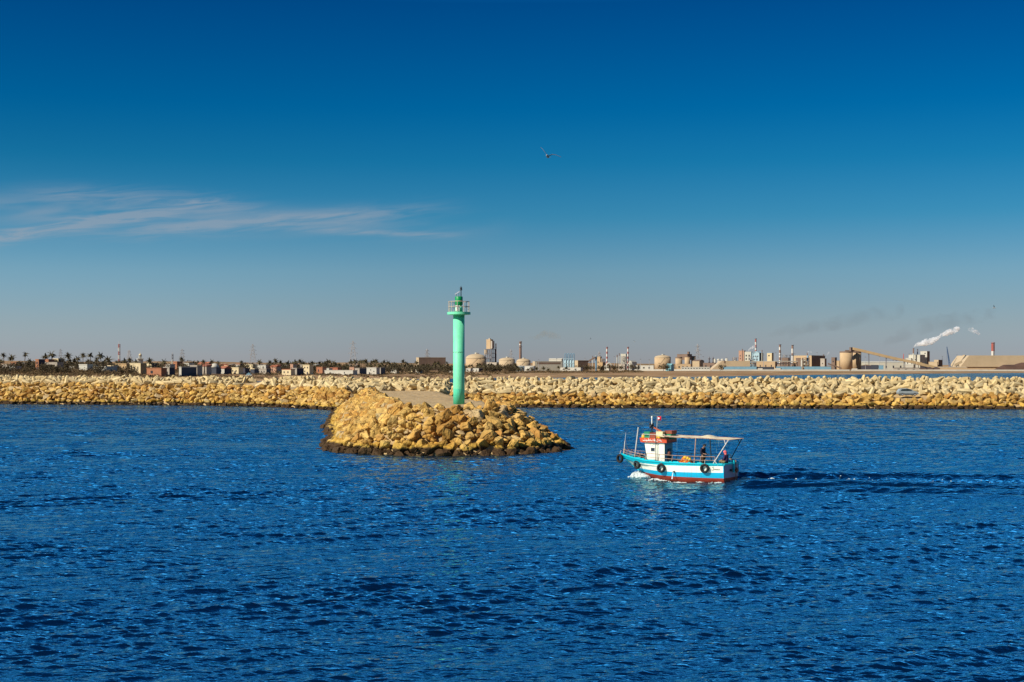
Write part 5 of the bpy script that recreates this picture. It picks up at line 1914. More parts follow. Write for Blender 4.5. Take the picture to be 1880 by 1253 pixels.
def pylon(label, px, yt, D, wide=9.0, yaw=0.0):
    x = wx(px, D)
    zb = lz(x, D) - 1
    h = wz(yt, D) - zb
    t = thing('pylon', label, 'pylon', (x, D, zb), R(yaw), 'power line pylons behind the town and works')
    th = max(.20, D * 0.00013)
    mb = MB()

    def half(z):
        f = z / h
        return wide / 2 * (1 - f) ** 1.15 + .6
    zs = [h * k / 9 for k in range(10)]
    for sx in (1, -1):
        for sy in (1, -1):
            for a, c in zip(zs[:-1], zs[1:]):
                mb.cyl((sx * half(a), sy * half(a), a), (sx * half(c), sy * half(c), c), th, n=4)
    for a, c in zip(zs[:-1], zs[1:]):
        for sy in (1, -1):
            mb.cyl((half(a), sy * half(a), a), (-half(c), sy * half(c), c), th * .6, n=4)
            mb.cyl((-half(a), sy * half(a), a), (half(c), sy * half(c), c), th * .6, n=4)
    mb.build('lattice', W['tower'], t)
    for f, L in ((.60, .30), (.76, .25), (.91, .19)):
        mb = MB()
        z = h * f
        for s_ in (1, -1):
            mb.cyl((0, 0, z + h * .03), (s_ * h * L * .5, 0, z), th * .7, n=4)
            mb.cyl((0, 0, z), (s_ * h * L * .5, 0, z), th * .7, n=4)
            mb.cyl((s_ * h * L * .5, 0, z), (s_ * h * L * .5, 0, z - h * .035), th * .8, n=4)
        mb.build('cross_arm', W['tower'], t)


pylon('pale pylon just east of the striped radio mast', 237, 643, 1900, 8)
pylon('faint far pylon behind the grey block house', 111, 641, 2600, 9, 20)
pylon('pylon beside the slim phone mast', 334.5, 641, 2000, 9, 10)
pylon('lone pylon over the cream houses west of the grove', 464, 632, 1900, 10, 5)
pylon('tallest pylon, standing over the palm grove', 648, 626, 1800, 11, 0)
pylon('pylon behind the flat brown hall', 784, 641, 2500, 9, 15)
pylon('pylon between the prilling tower and the brown chimney', 938, 642, 2700, 9, 5)
pylon('small pylon behind the brown tower with the conveyor', 1100, 646, 2800, 8, 10)
pylon('pylon rising beside the twin silos', 1281, 632, 2600, 10, 10)


def chimney(label, px, yt, D, wpx, bands, base=None, group=None, taper=.86, lip=None):
    """bands from the foot up: (material, share of the height)"""
    x = wx(px, D)
    zb = lz(x, D) - 1
    h = wz(yt, D) - zb
    r_ = wpx * D / F / 2
    t = thing('chimney', label, 'chimney', (x, D, zb), 0, group)
    prof, mi, ms = [], [], []
    tot = sum(b_[1] for b_ in bands)
    z = 0
    for m_, sh in bands:
        if m_ not in ms: ms.append(m_)
        z2 = z + sh / tot
        prof += [(r_ * (1 - (1 - taper) * z), z * h), (r_ * (1 - (1 - taper) * z2), z2 * h)]
        mi += [ms.index(m_), ms.index(m_)]
        z = z2
    mb = MB(); mb.smooth = True
    mb.lathe(prof, 18, mats=mi[:-1])
    mb.build('shaft', [W[m_] for m_ in ms], t)
    for f in ((.97,) if lip is None else lip):
        mb = MB(); mb.lathe([(r_ * taper, f * h), (r_ * 1.25, f * h + .1), (r_ * 1.25, f * h + .9), (r_ * taper, f * h + 1.0)], 18); mb.build('platform', W['steel'], t)
    mb = MB(); mb.box((0, -r_ * 1.0, h * .48), (r_ * .22, r_ * .3, h * .96)); mb.build('ladder', W['steel'], t)
    if base:
        mb = MB(); mb.box((0, 0, base / 2), (r_ * 4, r_ * 4, base)); mb.build('plinth', W['conc'], t)
    return t


ST = [('swhite', 1), ('sred', 1)] * 4
chimney('brown chimney trailing thin yellow smoke behind the domed tanks', 955.5, 627, 2350, 5.0, [('sbrown', 5), ('sbrown', .7), ('swhite', .25), ('sbrown', .6)], lip=(.97, .8))
chimney('thin rust striped stack against the tall prilling tower', 910.5, 631, 2300, 2.2, [('sbrown', 1), ('pink', 1)] * 4)
chimney('red and white chimney with a bent duct, nearer the brown tower', 1114.5, 637, 2250, 3.4, [('swhite', 1), ('sred', .8)] * 5, group='striped chimneys')
chimney('red and white chimney with a bent duct, nearer the white house', 1153, 637, 2250, 3.4, [('swhite', 1), ('sred', .8)] * 5, group='striped chimneys')
chimney('tall far chimney with a red and white top above the pale blue plant', 1387.5, 622, 2500, 3.4, [('pale', 6), ('sred', .9), ('swhite', .9), ('sred', .9), ('swhite', .9), ('sred', 1.2)], lip=(.985, .72))
chimney('banded brown chimney of a pair, nearer the pale blue plant', 1432, 633, 2250, 4.2, [('sbrown', 2), ('swhite', 1), ('sbrown', .8), ('swhite', 1.2), ('sbrown', .8), ('swhite', .8), ('sbrown', .7)], base=9, lip=(.985, .6))
chimney('banded brown chimney of a pair, nearer the slant roofed hall', 1455, 634, 2250, 4.2, [('sbrown', 2), ('swhite', 2.0), ('sbrown', .6), ('swhite', 1.2), ('sbrown', .9)], base=9, lip=(.985, .6))
chimney('red and white chimney rising behind the huge tan store', 1823, 629, 2500, 6.2, [('sbrown', 1), ('sred', 1), ('swhite', .5), ('sbrown', .6), ('swhite', .9), ('sred', .8), ('sred', 1)], taper=.98)


def tank(label, x0, x1, ycyl, ydome, D, m='beige', roofm='tan', name='storage_tank', vent=True, rails=True):
    xc = (x0 + x1) / 2
    r_ = (x1 - x0) / 2 * D / F
    x = wx(xc, D)
    zb = lz(x, D) - 1
    h = wz(ycyl, D) - zb
    hd = wz(ydome, D) - zb
    t = thing(name, label, 'tank', (x, D, zb))
    mb = MB(); mb.smooth = True; mb.lathe([(r_, 0), (r_, h)], 48); mb.build('shell', W[m], t)
    k = hd - h
    prof = [(r_ * 1.015, h - .3), (r_ * 1.015, h + .002)] + [(r_ * math.cos(a), h + k * math.sin(a)) for a in [i * math.pi / 18 for i in range(1, 9)]] + [(r_ * .02, h + k)]
    mb = MB(); mb.smooth = True; mb.lathe(prof, 48); mb.build('dome_roof', W[roofm], t)
    if vent:
        mb = MB(); mb.lathe([(r_ * .13, hd - .4), (r_ * .13, hd + r_ * .08), (r_ * .09, hd + r_ * .12)], 12); mb.build('vent', W['pale'], t)
        mb = MB(); mb.box((r_ * .22, 0, hd + r_ * .04), (r_ * .12, r_ * .12, r_ * .12)); mb.build('roof_hatch', W['steel'], t)
    if rails:
        mb = MB()
        for i in range(14):
            a, b_ = R(-150 + i * 5), R(-145 + i * 5)
            mb.box2((math.cos(a) * r_ * 1.01 - .4, math.sin(a) * r_ * 1.01 - .4, h * i / 14), (math.cos(a) * r_ * 1.01 + .4, math.sin(a) * r_ * 1.01 + .2, h * (i + 1) / 14 - h / 20))
        mb.build('stairway', W['steel'], t)
    return t


tank('largest domed beige tank, next to the beacon', 855, 893, 658.5, 650, 2100)
tank('domed pale tank between the prilling tower and the brown chimney', 916, 945.5, 661.5, 657, 2050, 'tan')
tank('domed pale tank beside the foot of the brown chimney', 948, 974, 664, 658.5, 2080, 'tan')
tank('small white tank in front of the domed tanks', 947, 963, 673, 671.5, 1900, 'sky', 'white', vent=False)
tank('squat white tank beside the low white offices', 965, 982, 674, 672.5, 1920, 'white', 'white', vent=False)
tank('big round beige tank with a shallow dome behind the white wall', 1201.5, 1231.5, 657, 652.3, 2200)
for i, (a, lab) in enumerate(((1312, 'first'), (1319, 'second'), (1326, 'third'), (1334, 'fourth'))):
    t = tank('small white tank on the skyline, %s from the twin stacks' % lab, a - 2.6, a + 2.6, 660.5 - (i == 3) * 1.0, 659 - (i == 3), 2600, 'white', 'white', vent=False, rails=False)
    t['group'] = 'small tanks on the skyline'


def silo(label, x0, x1, yt, D, m='beige', rim='brown'):
    xc = (x0 + x1) / 2
    r_ = (x1 - x0) / 2 * D / F
    x = wx(xc, D)
    zb = lz(x, D) - 1
    h = wz(yt, D) - zb
    t = thing('silo', label, 'silo', (x, D, zb))
    mb = MB(); mb.smooth = True; mb.lathe([(r_, 0), (r_, h)], 48); mb.build('shell', W[m], t)
    mb = MB(); mb.lathe([(r_ * 1.02, h - 1.6), (r_ * 1.02, h + .4), (r_ * .9, h + .5)], 48); mb.build('rim', W[rim], t)
    return t, h, r_


silo('tall beige silo, the sunlit one of the big pair', 1542, 1565, 646, 2180)
silo('tall beige silo partly shaded by its neighbour, under the conveyor head', 1562, 1581, 646.5, 2215)
silo('short round silo at the near end of the dark gantry', 1240, 1252.5, 656.5, 2250)
silo('round silo below the middle of the dark gantry', 1257, 1267, 654.5, 2270)
silo('round silo at the far end of the dark gantry', 1269, 1277, 654.5, 2290)

IG = None
WK = dict(name='works_building', cat='building')
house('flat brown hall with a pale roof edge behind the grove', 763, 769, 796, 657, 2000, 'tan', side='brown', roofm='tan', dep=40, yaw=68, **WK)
house('grey sloping lean-to beside the flat brown hall', 796, 815, 818, 664, 2020, 'grey', roof='shed', rise=-1.5, **WK)
# prilling tower
D = 2300.0
x = wx(900, D)
zb = lz(x, D) - 1
t = thing('prilling_tower', 'tall blocky prilling tower, beige above an open dark steel frame', 'tower', (x, D, zb), R(-35))
h0, h1 = wz(641, D) - zb, wz(623.5, D) - zb
mb = MB(); mb.box((-1.0, 0, (h0 + h1) / 2), (8.2, 7.5, h1 - h0)); up = mb.build('upper_shell', W['beige'], t)
mb = MB(); mb.box((4.6, 0, (h0 + h1) / 2 - 1), (3.0, 6.4, h1 - h0 - 3)); mb.build('lift_shaft', W['conc'], up)
mb = MB(); mb.box((-1, 0, h1 + .8), (3, 3, 1.6)); mb.cyl((-2, 0, h1), (-2, 0, h1 + 3.5), .2); mb.build('roof_hut', W['conc'], up)
mb = MB()
for sx in (-6, -2, 2, 6):
    for sy in (-5, 5):
        mb.box((sx, sy, h0 / 2), (.9, .9, h0))
for z in (h0 * .2, h0 * .4, h0 * .6, h0 * .8, h0 * .985):
    mb.box((0, 0, z), (14, 11.5, .8))
for k in range(4):
    z = h0 * (.2 * k)
    mb.cyl((-6, -5.6, z), (-2, -5.6, z + h0 * .2), .3, n=4); mb.cyl((6, -5.6, z), (2, -5.6, z + h0 * .2), .3, n=4)
mb.build('steel_frame', W['steel'], t)
mb = MB(); mb.cyl((-1, -1, 1), (-1, -1, h0 * .55), 2.2, n=14); mb.cyl((3.5, -1, 1), (3.5, -1, h0 * .4), 1.5, n=12); mb.build('reactor_vessel', W['sky'], t)
mb = MB(); mb.box((-6, -3, h0 * .86), (4.2, 4.5, h0 * .22)); mb.build('side_room', W['tan'], t)
house('low grey shed at the foot of the prilling tower', 893, 912, 916, 666, 2150, 'conc', **WK)
# long hall, pale blue pipe plant
t = house('long low hall with a dark band under a pale roof', 978, 982, 1033, 664, 2150, 'tan', side='pale', roofm='pale', yaw=72, **WK)
wid, dep, h = t['_dims']
mb = MB(); mb.box2((-.06, 4, h - 4.2), (.10, dep - 3, h - 1.2)); mb.build('window_band', W['brown'], t)
house('white curved roof hall behind the long low hall', 1008, 1031, 1034, 660, 2350, 'white', roof='gable', rise=1.5, **WK)
house('low white offices beside the small white tank', 963, 980, 983, 672.5, 1950, 'white', wins=WIN3, **WK)
house('white base wall under the blue pipe loops', 1029, 1066, 1070, 675.5, 2030, 'white', wins=WIN3, **WK)
D = 2080.0
x = wx(1044, D)
zb = lz(x, D) - 1
t = thing('pipe_plant', 'plant of blue pipe loops standing in a steel rack', 'pipe plant', (x, D, zb), R(-8))
ht = wz(649, D) - zb
for k in range(4):
    xx = -5.7 + 3.9 * k
    mb = MB(); mb.smooth = True
    mb.tube([(xx, 0, 3), (xx, 0, ht - 2.2)] + [(xx + 1.2 - 1.2 * math.cos(a), 0, ht - 2.2 + 1.9 * math.sin(a)) for a in (.4, .8, 1.2, 1.57, 1.95, 2.3, 2.75)] + [(xx + 2.4, 0, ht - 2.2), (xx + 2.4, 0, 5)], .52, 8)
    mb.build('pipe_loop', W['pipe'], t)
    mb = MB(); mb.smooth = True; mb.lathe([(.3, 2), (1.5, 4), (1.5, ht * .55), (.4, ht * .64)], 12, (xx + 1.0, -1.5, 0)); mb.build('cyclone', W['sky'], t)
mb = MB()
for sx in (-7.6, -3.7, .2, 4.1, 8.2):
    for sy in (-3, 3):
        mb.box((sx, sy, ht * .35), (.5, .5, ht * .7))
for z in (ht * .22, ht * .45, ht * .7):
    mb.box((.3, -3, z), (16.4, .5, .6)); mb.box((.3, 3, z), (16.4, .5, .6))
mb.build('steel_rack', W['sky'], t)
house('brown shed with a tan roof beside the blue pipe loops', 1054, 1061, 1080, 662.5, 2150, 'tan', side='brown', roofm='tan', yaw=62, **WK)


def conveyor(label, pts, D, w_, m, legs=(), name='conveyor'):
    """a covered conveyor through photo points (px, py), carried on trestles"""
    P_ = [Vector((wx(px, D), D + dd, wz(py, D + dd))) for px, py, dd in pts]
    t = thing(name, label, 'conveyor', (P_[0].x, P_[0].y, lz(P_[0].x, P_[0].y)))
    off = Vector(t.location)
    mb = MB()
    for a, c in zip(P_[:-1], P_[1:]):
        d = (c - a).normalized()
        sd_ = Vector((-d.y, d.x, 0)).normalized() * w_ / 2 if abs(d.x) + abs(d.y) > .01 else Vector((w_ / 2, 0, 0))
        up_ = Vector((0, 0, w_ / 2))
        vs = [q + s1 * sd_ + s2 * up_ - off for q in (a, c) for s1, s2 in ((-1, -1), (1, -1), (1, 1), (-1, 1))]
        mb.add(vs, [(0, 1, 5, 4), (1, 2, 6, 5), (2, 3, 7, 6), (3, 0, 4, 7), (3, 2, 1, 0), (4, 5, 6, 7)])
    mb.build('gallery', W[m], t)
    for px, py in legs:
        xx = wx(px, D)
        zt = wz(py, D)
        zb = lz(xx, D) - 1
        mb = MB()
        for s_ in (-1, 1):
            mb.cyl((xx + s_ * 1.0 - off.x, D - off.y, zb - off.z), (xx + s_ * .4 - off.x, D - off.y, zt - off.z), .35, n=5)
        for k in range(3):
            z = zb + (zt - zb) * (k + 1) / 4
            mb.box((xx - off.x, D - off.y, z - off.z), (2, .3, .3))
        mb.build('trestle', W['steel'], t)
    return t


conveyor('rising brown conveyor from the shed to the brown tower', [(1079, 664.5, 0), (1093, 656.5, 0)], 2160, 2.6, 'brown', [(1084, 662)])
conveyor('long tan conveyor falling from the silo head to the white factory', [(1566, 640.5, 0), (1600, 648.5, 0), (1640, 658, 0), (1692, 668.5, 0)], 2170, 4.0, 'conv', [(1595, 647), (1627, 655), (1660, 663)])
conveyor('lower dark conveyor climbing towards the silo pair', [(1520, 668, 0), (1545, 676.5, 0)], 2120, 2.0, 'brown', [(1532, 672)])
conveyor('low tan conveyor running down behind the dark sheds', [(1683, 667, 0), (1725, 677.5, 0)], 2130, 4.2, 'conv', [(1704, 672)])
conveyor('low tan conveyor rising towards the huge tan store', [(1752, 671, 0), (1766, 664, 0)], 2200, 4.0, 'tan', [(1760, 667)])
house('dark head house over the silo pair', 1560, 1562.5, 1566.5, 638.5, 2195, 'brown', roofm='brown', dep=6, yaw=40, zb=20, **WK)
D = 2195.0
mb = MB(); mb.box((0, 0, 0), (23, 4, 2.4)); o = mb.build('silo_gallery', W['brown']); o.location = (wx(1567, D), D + 6, wz(644.5, D)); tag(o, 'dark gallery bridging the tops of the silo pair', 'gallery')
house('dark gantry house across the tops of the three silos', 1245, 1262, 1278, 651, 2275, 'brown', side='brown', zb=19, yaw=45, dep=12, **WK)
house('narrow head tower in the middle of the dark gantry', 1262, 1264.5, 1267, 646.5, 2280, 'brown', side='dark', **WK)
t = house('blue and white stack house beside the brown tower', 1093, 1095, 1096.5, 654, 2160, 'pipe', roofm='white', side='pipe', dep=2.5, **WK)
house('brown process tower with a hopper', 1096, 1102, 1105, 655.5, 2200, 'beige', side='brown', wins=((.4, .6, .3, .12), (.4, .35, .3, .12)), **WK)
house('orange brown shed at the foot of the process tower', 1099, 1107, 1112, 666, 2170, 'ochre', side='brown', **WK)
house('ribbed pale filter block by the second striped chimney', 1140, 1149, 1151.5, 650.5, 2280, 'pale', wins=((.2, .55, .06, .7), (.5, .55, .06, .7), (.8, .55, .06, .7)), **WK)
house('white house with a pitched roof behind the striped chimneys', 1154, 1160, 1171, 665, 2350, 'white', roof='front', roofm='white', rise=2.5, side='white', **WK)
house('grey plant block in front of the second striped chimney', 1136, 1147, 1150, 669.5, 2150, 'conc', wins=WIN2, **WK)
house('white gate house near the foot of the first striped chimney', 1110, 1118, 1120, 672, 2120, 'white', wins=WIN1, **WK)
house('low white office row behind the pale beach wall', 1169, 1200, 1203, 671.5, 2250, 'white', wins=WIN3, **WK)
for k, px in enumerate((1114, 1153)):
    D = 2190.0
    pts = [(wx(px + a, D), D, wz(b_, D)) for a, b_ in ((0, 668), (5, 667), (8, 670), (12, 674))]
    mb = MB(); mb.smooth = True; mb.tube([Vector(p) - Vector(pts[0]) for p in pts], 1.1, 8)
    o = mb.build('flue_duct', W['white']); o.location = pts[0]
    tag(o, ('bent white flue duct at the foot of the chimney nearer the brown tower', 'bent white flue duct at the foot of the chimney nearer the white house')[k], 'duct', 'bent flue ducts')
house('turquoise canopy hall in front of the big round tank', 1223, 1232, 1239, 671, 2080, 'turq', side='turq', roof='gable', roofm='turq', rise=2.5, **WK)
house('house with a brown pitched roof beyond the silos', 1272, 1284, 1296, 663, 2230, 'tan', side='beige', roof='gable', roofm='brown', rise=2.0, **WK)
house('long white office block with two rows of windows', 1252, 1303, 1306, 674.5, 2100, 'white', wins=tuple((.06 + .098 * i, .68, .05, .2) for i in range(10)) + tuple((.06 + .098 * i, .3, .05, .2) for i in range(10)), yaw=12, dep=12, **WK)
house('beige block behind the white office block', 1243, 1268, 1272, 669, 2180, 'beige', wins=WIN3, yaw=15, **WK)
for i, px in enumerate((1302, 1309)):
    D = 2250.0
    x = wx(px, D); zb = lz(x, D) - 1
    t = thing('process_column', ('dark process column with ring platforms, nearer the pitched roof house', 'dark process column with ring platforms, nearer the small white tanks')[i], 'column', (x, D, zb), 0, 'dark process columns')
    h = wz(655, D) - zb
    mb = MB(); mb.smooth = True; mb.lathe([(1.3, 0), (1.3, h * .9), (.6, h * .95), (.6, h)], 14); mb.build('shell', W['steel'], t)
    for f in (.35, .6, .85):
        mb = MB(); mb.lathe([(1.3, f * h), (2.4, f * h), (2.4, f * h + .5), (1.3, f * h + .5)], 14); mb.build('ring_platform', W['steel'], t)
house('brown plant block at the foot of the dark process columns', 1292, 1312, 1316, 667, 2220, 'brown', wins=WIN2, **WK)
# tan store with sloping end and the blue fence sheds
D = 2180.0


def big_store(label, pts, D, depth, m, low=None):
    P_ = [(wx(px, D) - wx(pts[0][0], D), wz(py, D) - 0) for px, py in pts]
    x = wx(pts[0][0], D)
    t = thing('bulk_store', label, 'warehouse', (x, D, 0.0))
    mb = MB(); mb.prism(P_, 0, depth, 'y'); mb.build('roof', W[m], t)
    return t, P_


t, _ = big_store('tan bulk store with one long sloping end behind the blue sheds', [(1304, 681), (1326, 663), (1377, 663), (1377, 681)], D, 34, 'tan')
mb = MB(); mb.box((wx(1330, D) - wx(1304, D), -.3, 15.2), (1.6, .8, 3.5)); mb.build('roof_hatch', W['brown'], t)
for (a, b_, c, yt, m, sm, lab) in ((1330, 1389, 1391, 673.8, 'blue', 'navy', 'bright blue fence shed in front of the tan bulk store'), (1391, 1420, 1424, 674.5, 'navy', 'navy', 'dark navy shed between two bright blue ones'),
                                   (1427, 1471, 1477, 673.8, 'blue', 'navy', 'bright blue shed in front of the banded chimneys'), (1479, 1526, 1534, 673.8, 'blue', 'navy', 'bright blue shed below the slant roofed hall'),
                                   (1614, 1622, 1625, 671.5, 'blue', 'navy', 'small blue shed under the long conveyor'), (1873, 1895, 1898, 672, 'blue', 'navy', 'blue shed at the eastern end beyond the dark heap')):
    if a < 1800: house(lab, a, b_, c, yt, 2120, m, side=sm, yaw=14, dep=14, roofm=m, **WK)
for (a, b_, yt, lab) in ((1392, 1400, 677, 'white container in front of the dark navy shed'), (1423, 1433, 677, 'white container between the blue sheds'), (1565, 1574, 677.5, 'white container at the foot of the shaded silo')):
    house(lab, a, b_, b_ + 1, yt, 2095, 'white', name='container', cat='container', group='white containers along the wall')
# pale blue plant
D = 2300.0
house('reddish block at the end of the pale blue plant', 1357, 1366, 1370, 644.5, 2320, 'pink', side='brown', wins=((.3, .75, .15, .06), (.7, .75, .15, .06), (.3, .6, .15, .06), (.7, .6, .15, .06)), **WK)
t = house('pale blue gabled plant hall with open steel floors', 1382, 1394, 1405, 648, 2280, 'sky', side='navy', roof='front', roofm='sky', rise=2.6, wins=((.2, .8, .12, .08), (.5, .8, .12, .08), (.8, .8, .12, .08), (.3, .62, .12, .08), (.7, .62, .12, .08)), **WK)
house('white frame tower joined to the pale blue plant hall', 1368, 1379, 1383, 646.5, 2290, 'pale', side='sky', wins=((.25, .8, .2, .09), (.7, .8, .2, .09), (.25, .62, .2, .09), (.7, .62, .2, .09)), **WK)
house('small cream tower beside the pale blue plant hall', 1409, 1417, 1422, 648.5, 2280, 'cream', side='beige', roofm='sky', wins=((.4, .85, .3, .07),), **WK)
house('long brown brick plant block behind the navy shed', 1391, 1423, 1430, 664.5, 2180, 'beige', side='brown', wins=((.2, .5, .05, .3), (.5, .5, .05, .3), (.8, .5, .05, .3)), yaw=20, **WK)
D = 2200.0
x = wx(1420, D); zb = lz(x, D)
t = thing('pipe_rack', 'long elevated pipe rack between the plant hall and the chimneys', 'pipe rack', (x, D, zb))
mb = MB()
for k in range(12):
    mb.box((-33 + 6.4 * k, 0, 6.8), (.5, .5, 13.6)); mb.box((-33 + 6.4 * k, 4, 6.8), (.5, .5, 13.6))
for z in (10.4, 13.6):
    mb.box((2, 0, z), (72, .6, .6)); mb.box((2, 4, z), (72, .6, .6))
mb.build('rack_frame', W['brown'], t)
for y, z, r_ in ((.8, 14.3, .45), (2, 14.3, .55), (3.2, 11.2, .5)):
    mb = MB(); mb.cyl((-34, y, z), (38, y, z), r_, n=8); mb.build('pipe', W['pale'], t)
house('dark machine block at the foot of the banded chimneys', 1436, 1447, 1452, 657.5, 2210, 'brown', side='steel', wins=WIN2, **WK)
house('brown dryer tower east of the banded chimneys', 1462, 1470, 1474, 658, 2215, 'brown', side='dark', wins=WIN1, **WK)
# slant roofed hall
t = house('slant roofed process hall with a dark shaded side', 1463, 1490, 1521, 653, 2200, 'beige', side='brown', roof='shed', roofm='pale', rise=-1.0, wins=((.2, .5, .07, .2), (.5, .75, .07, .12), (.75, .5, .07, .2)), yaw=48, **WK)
house('narrow white silo block in front of the slant roofed hall', 1470.5, 1473.5, 1474.5, 661, 2150, 'white', side='white', dep=4, **WK)
D = 2150.0
x = wx(1483, D)
mb = MB(); mb.smooth = True; mb.lathe([(1.5, 0), (1.5, wz(655, D)), (.3, wz(654, D))], 14); o = mb.build('gas_column', W['pipe']); o.location = (x, D, 1.0); tag(o, 'tall blue gas column against the slant roofed hall', 'column')
house('grey lift tower at the end of the slant roofed hall', 1507, 1514, 1520, 659, 2170, 'conc', side='brown', wins=((.5, .6, .2, .1),), **WK)
house('brown elevator tower beside the silo pair', 1527, 1533, 1539, 657, 2200, 'brown', side='dark', wins=((.5, .7, .3, .1),), **WK)
house('low brown conveyor house beside the silo pair', 1533, 1541, 1543, 663, 2200, 'beige', side='brown', **WK)
# east of the silos
t = house('long pale hall under the conveyor', 1582, 1662, 1666, 666, 2350, 'pale', roof='shed', roofm='pale', rise=2.2, yaw=10, dep=30, wins=tuple((.1 + .16 * i, .45, .03, .3) for i in range(6)), **WK)
house('dark open shed at the foot of the conveyor', 1582, 1600, 1603, 671.5, 2150, 'dark', roof='front', roofm='brown', rise=1.5, yaw=14, **WK)
house('dark blue shed beside the small blue one', 1600, 1613, 1615, 671, 2140, 'navy', yaw=14, **WK)
house('white vaulted hall under the end of the conveyor', 1665, 1686, 1689, 670, 2250, 'white', roof='gable', rise=2.0, yaw=14, **WK)
house('main block of the white factory under the steam plume', 1672, 1689, 1704, 652, 2250, 'pale', side='conc', roofm='pale', wins=((.2, .75, .08, .06), (.6, .7, .08, .06), (.3, .4, .08, .1)), yaw=38, **WK)
house('low white wing of the white factory', 1664, 1673, 1676, 658, 2255, 'white', side='conc', wins=WIN1, **WK)
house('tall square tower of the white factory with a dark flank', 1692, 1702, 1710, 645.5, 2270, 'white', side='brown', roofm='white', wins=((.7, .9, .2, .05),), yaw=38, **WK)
chimney('short steaming stack on the white factory, the paler of two', 1677, 639.5, 2250, 2.6, [('pale', 1), ('sbrown', .3)], taper=.98)
chimney('short dark stack on the white factory', 1684.5, 641, 2255, 2.0, [('steel', 1)], taper=.98)
house('tan block with a dark topped tower east of the white factory', 1707, 1721, 1724, 665, 2200, 'tan', side='beige', **WK)
house('dark topped tan tower beside the tan block', 1717, 1723, 1733, 661.5, 2210, 'tan', side='brown', roofm='tan', yaw=50, **WK)
for (a, b_, yt, lab) in ((1690, 1702, 676.5, 'nearer the white vaulted hall'), (1702, 1714, 676.5, 'in the middle'), (1714, 1727, 676.5, 'nearer the tan blocks')):
    house('low dark ridge roofed shed by the white wall, ' + lab, a, b_ - 1, b_, yt, 2110, 'brown', roof='front', roofm='dark', rise=1.8, yaw=8, dep=10, group='row of dark ridge roofed sheds', **WK)
house('low grey depot behind the white wall', 1643, 1690, 1692, 676, 2150, 'grey', roofm='dark', yaw=8, dep=12, wins=WIN3, **WK)
house('tan loading shed before the huge tan store', 1727, 1776, 1778, 675.5, 2130, 'beige', roof='shed', roofm='tan', rise=1.5, yaw=8, dep=20, **WK)
house('small tan hut on the slope of the huge store', 1768, 1772, 1775, 652.5, 2290, 'tan', side='brown', zb=20, **WK)
D = 2260.0
t, P_ = big_store('huge tan bulk store with a flat ridge and sloping end', [(1763, 674), (1779, 653), (2010, 653), (2040, 674)], D, 60, 'tan')
mb = MB(); mb.box2((2, 1.5, 0), (wx(2038, D) - wx(1763, D), 58, wz(674, D) + .2)); mb.build('wall', W['beige'], t)
# dark ore heap
D = 2200.0
rr = random.Random(3)
nx, ny = 60, 14
vs = []
x0_, x1_ = wx(1823, D), wx(1990, D)
for i in range(nx + 1):
    for j in range(ny + 1):
        u, v = i / nx, j / ny
        px = 1823 + 167 * u
        top = np.interp(px, [1823, 1832, 1842, 1862, 1868, 1876, 1890, 1940, 1990], [.5, 5.5, 9.5, 9.8, 11.5, 13, 13.4, 12.5, 1])
        z = top * (1 - abs(2 * v - 1) ** 1.4) + .25 * mnoise.noise(Vector((u * 60, v * 14, 0)))
        vs.append((x0_ + (x1_ - x0_) * u, D - 18 + 36 * v, z + lz(x0_, D) - .5))
mb = MB(); mb.smooth = True
mb.add(vs, [(i * (ny + 1) + j, (i + 1) * (ny + 1) + j, (i + 1) * (ny + 1) + j + 1, i * (ny + 1) + j + 1) for i in range(nx) for j in range(ny)])
tag(mb.build('ore_heap', W['coal']), 'dark brown heap of ore against the huge tan store', 'ore heap')


def crane(label, px, yt, D, jib, m, lean=1.0):
    x = wx(px, D); zb = lz(x, D)
    t = thing('crane', label, 'crane', (x, D, zb))
    h = wz(yt, D) - zb
    mb = MB(); mb.box((0, 0, h * .09), (h * .10, h * .10, h * .18)); mb.build('cab', m, t)
    mb = MB()
    tip = Vector((jib * lean, 0, h))
    for s_ in (-1, 1):
        mb.cyl((s_ * h * .03, 0, h * .16), tip, h * .012 + .12, n=5)
    for k in range(8):
        f, g = k / 8, (k + 1) / 8
        a = Vector((-h * .03 * (1 - f), 0, h * .16)) * (1 - f) + tip * f
        c = Vector((h * .03 * (1 - g), 0, h * .16)) * (1 - g) + tip * g
        mb.cyl(a, c, h * .006 + .06, n=4)
    mb.build('jib', m, t)
    mb = MB(); mb.cyl(tip, (tip.x + jib * .03, 0, h * .35), .12, n=4); mb.build('hoist_rope', m, t)


crane('blue grey harbour crane with a tall near upright jib', 1744, 637, 2300, -5.0, mat('crane_blue', (0.05, 0.10, 0.20), 0.6, 0.1))
crane('small red crane behind the end of the long conveyor', 1658, 650, 2500, 1.0, mat('crane_red', (0.5, 0.08, 0.06), 0.6, 0.1))
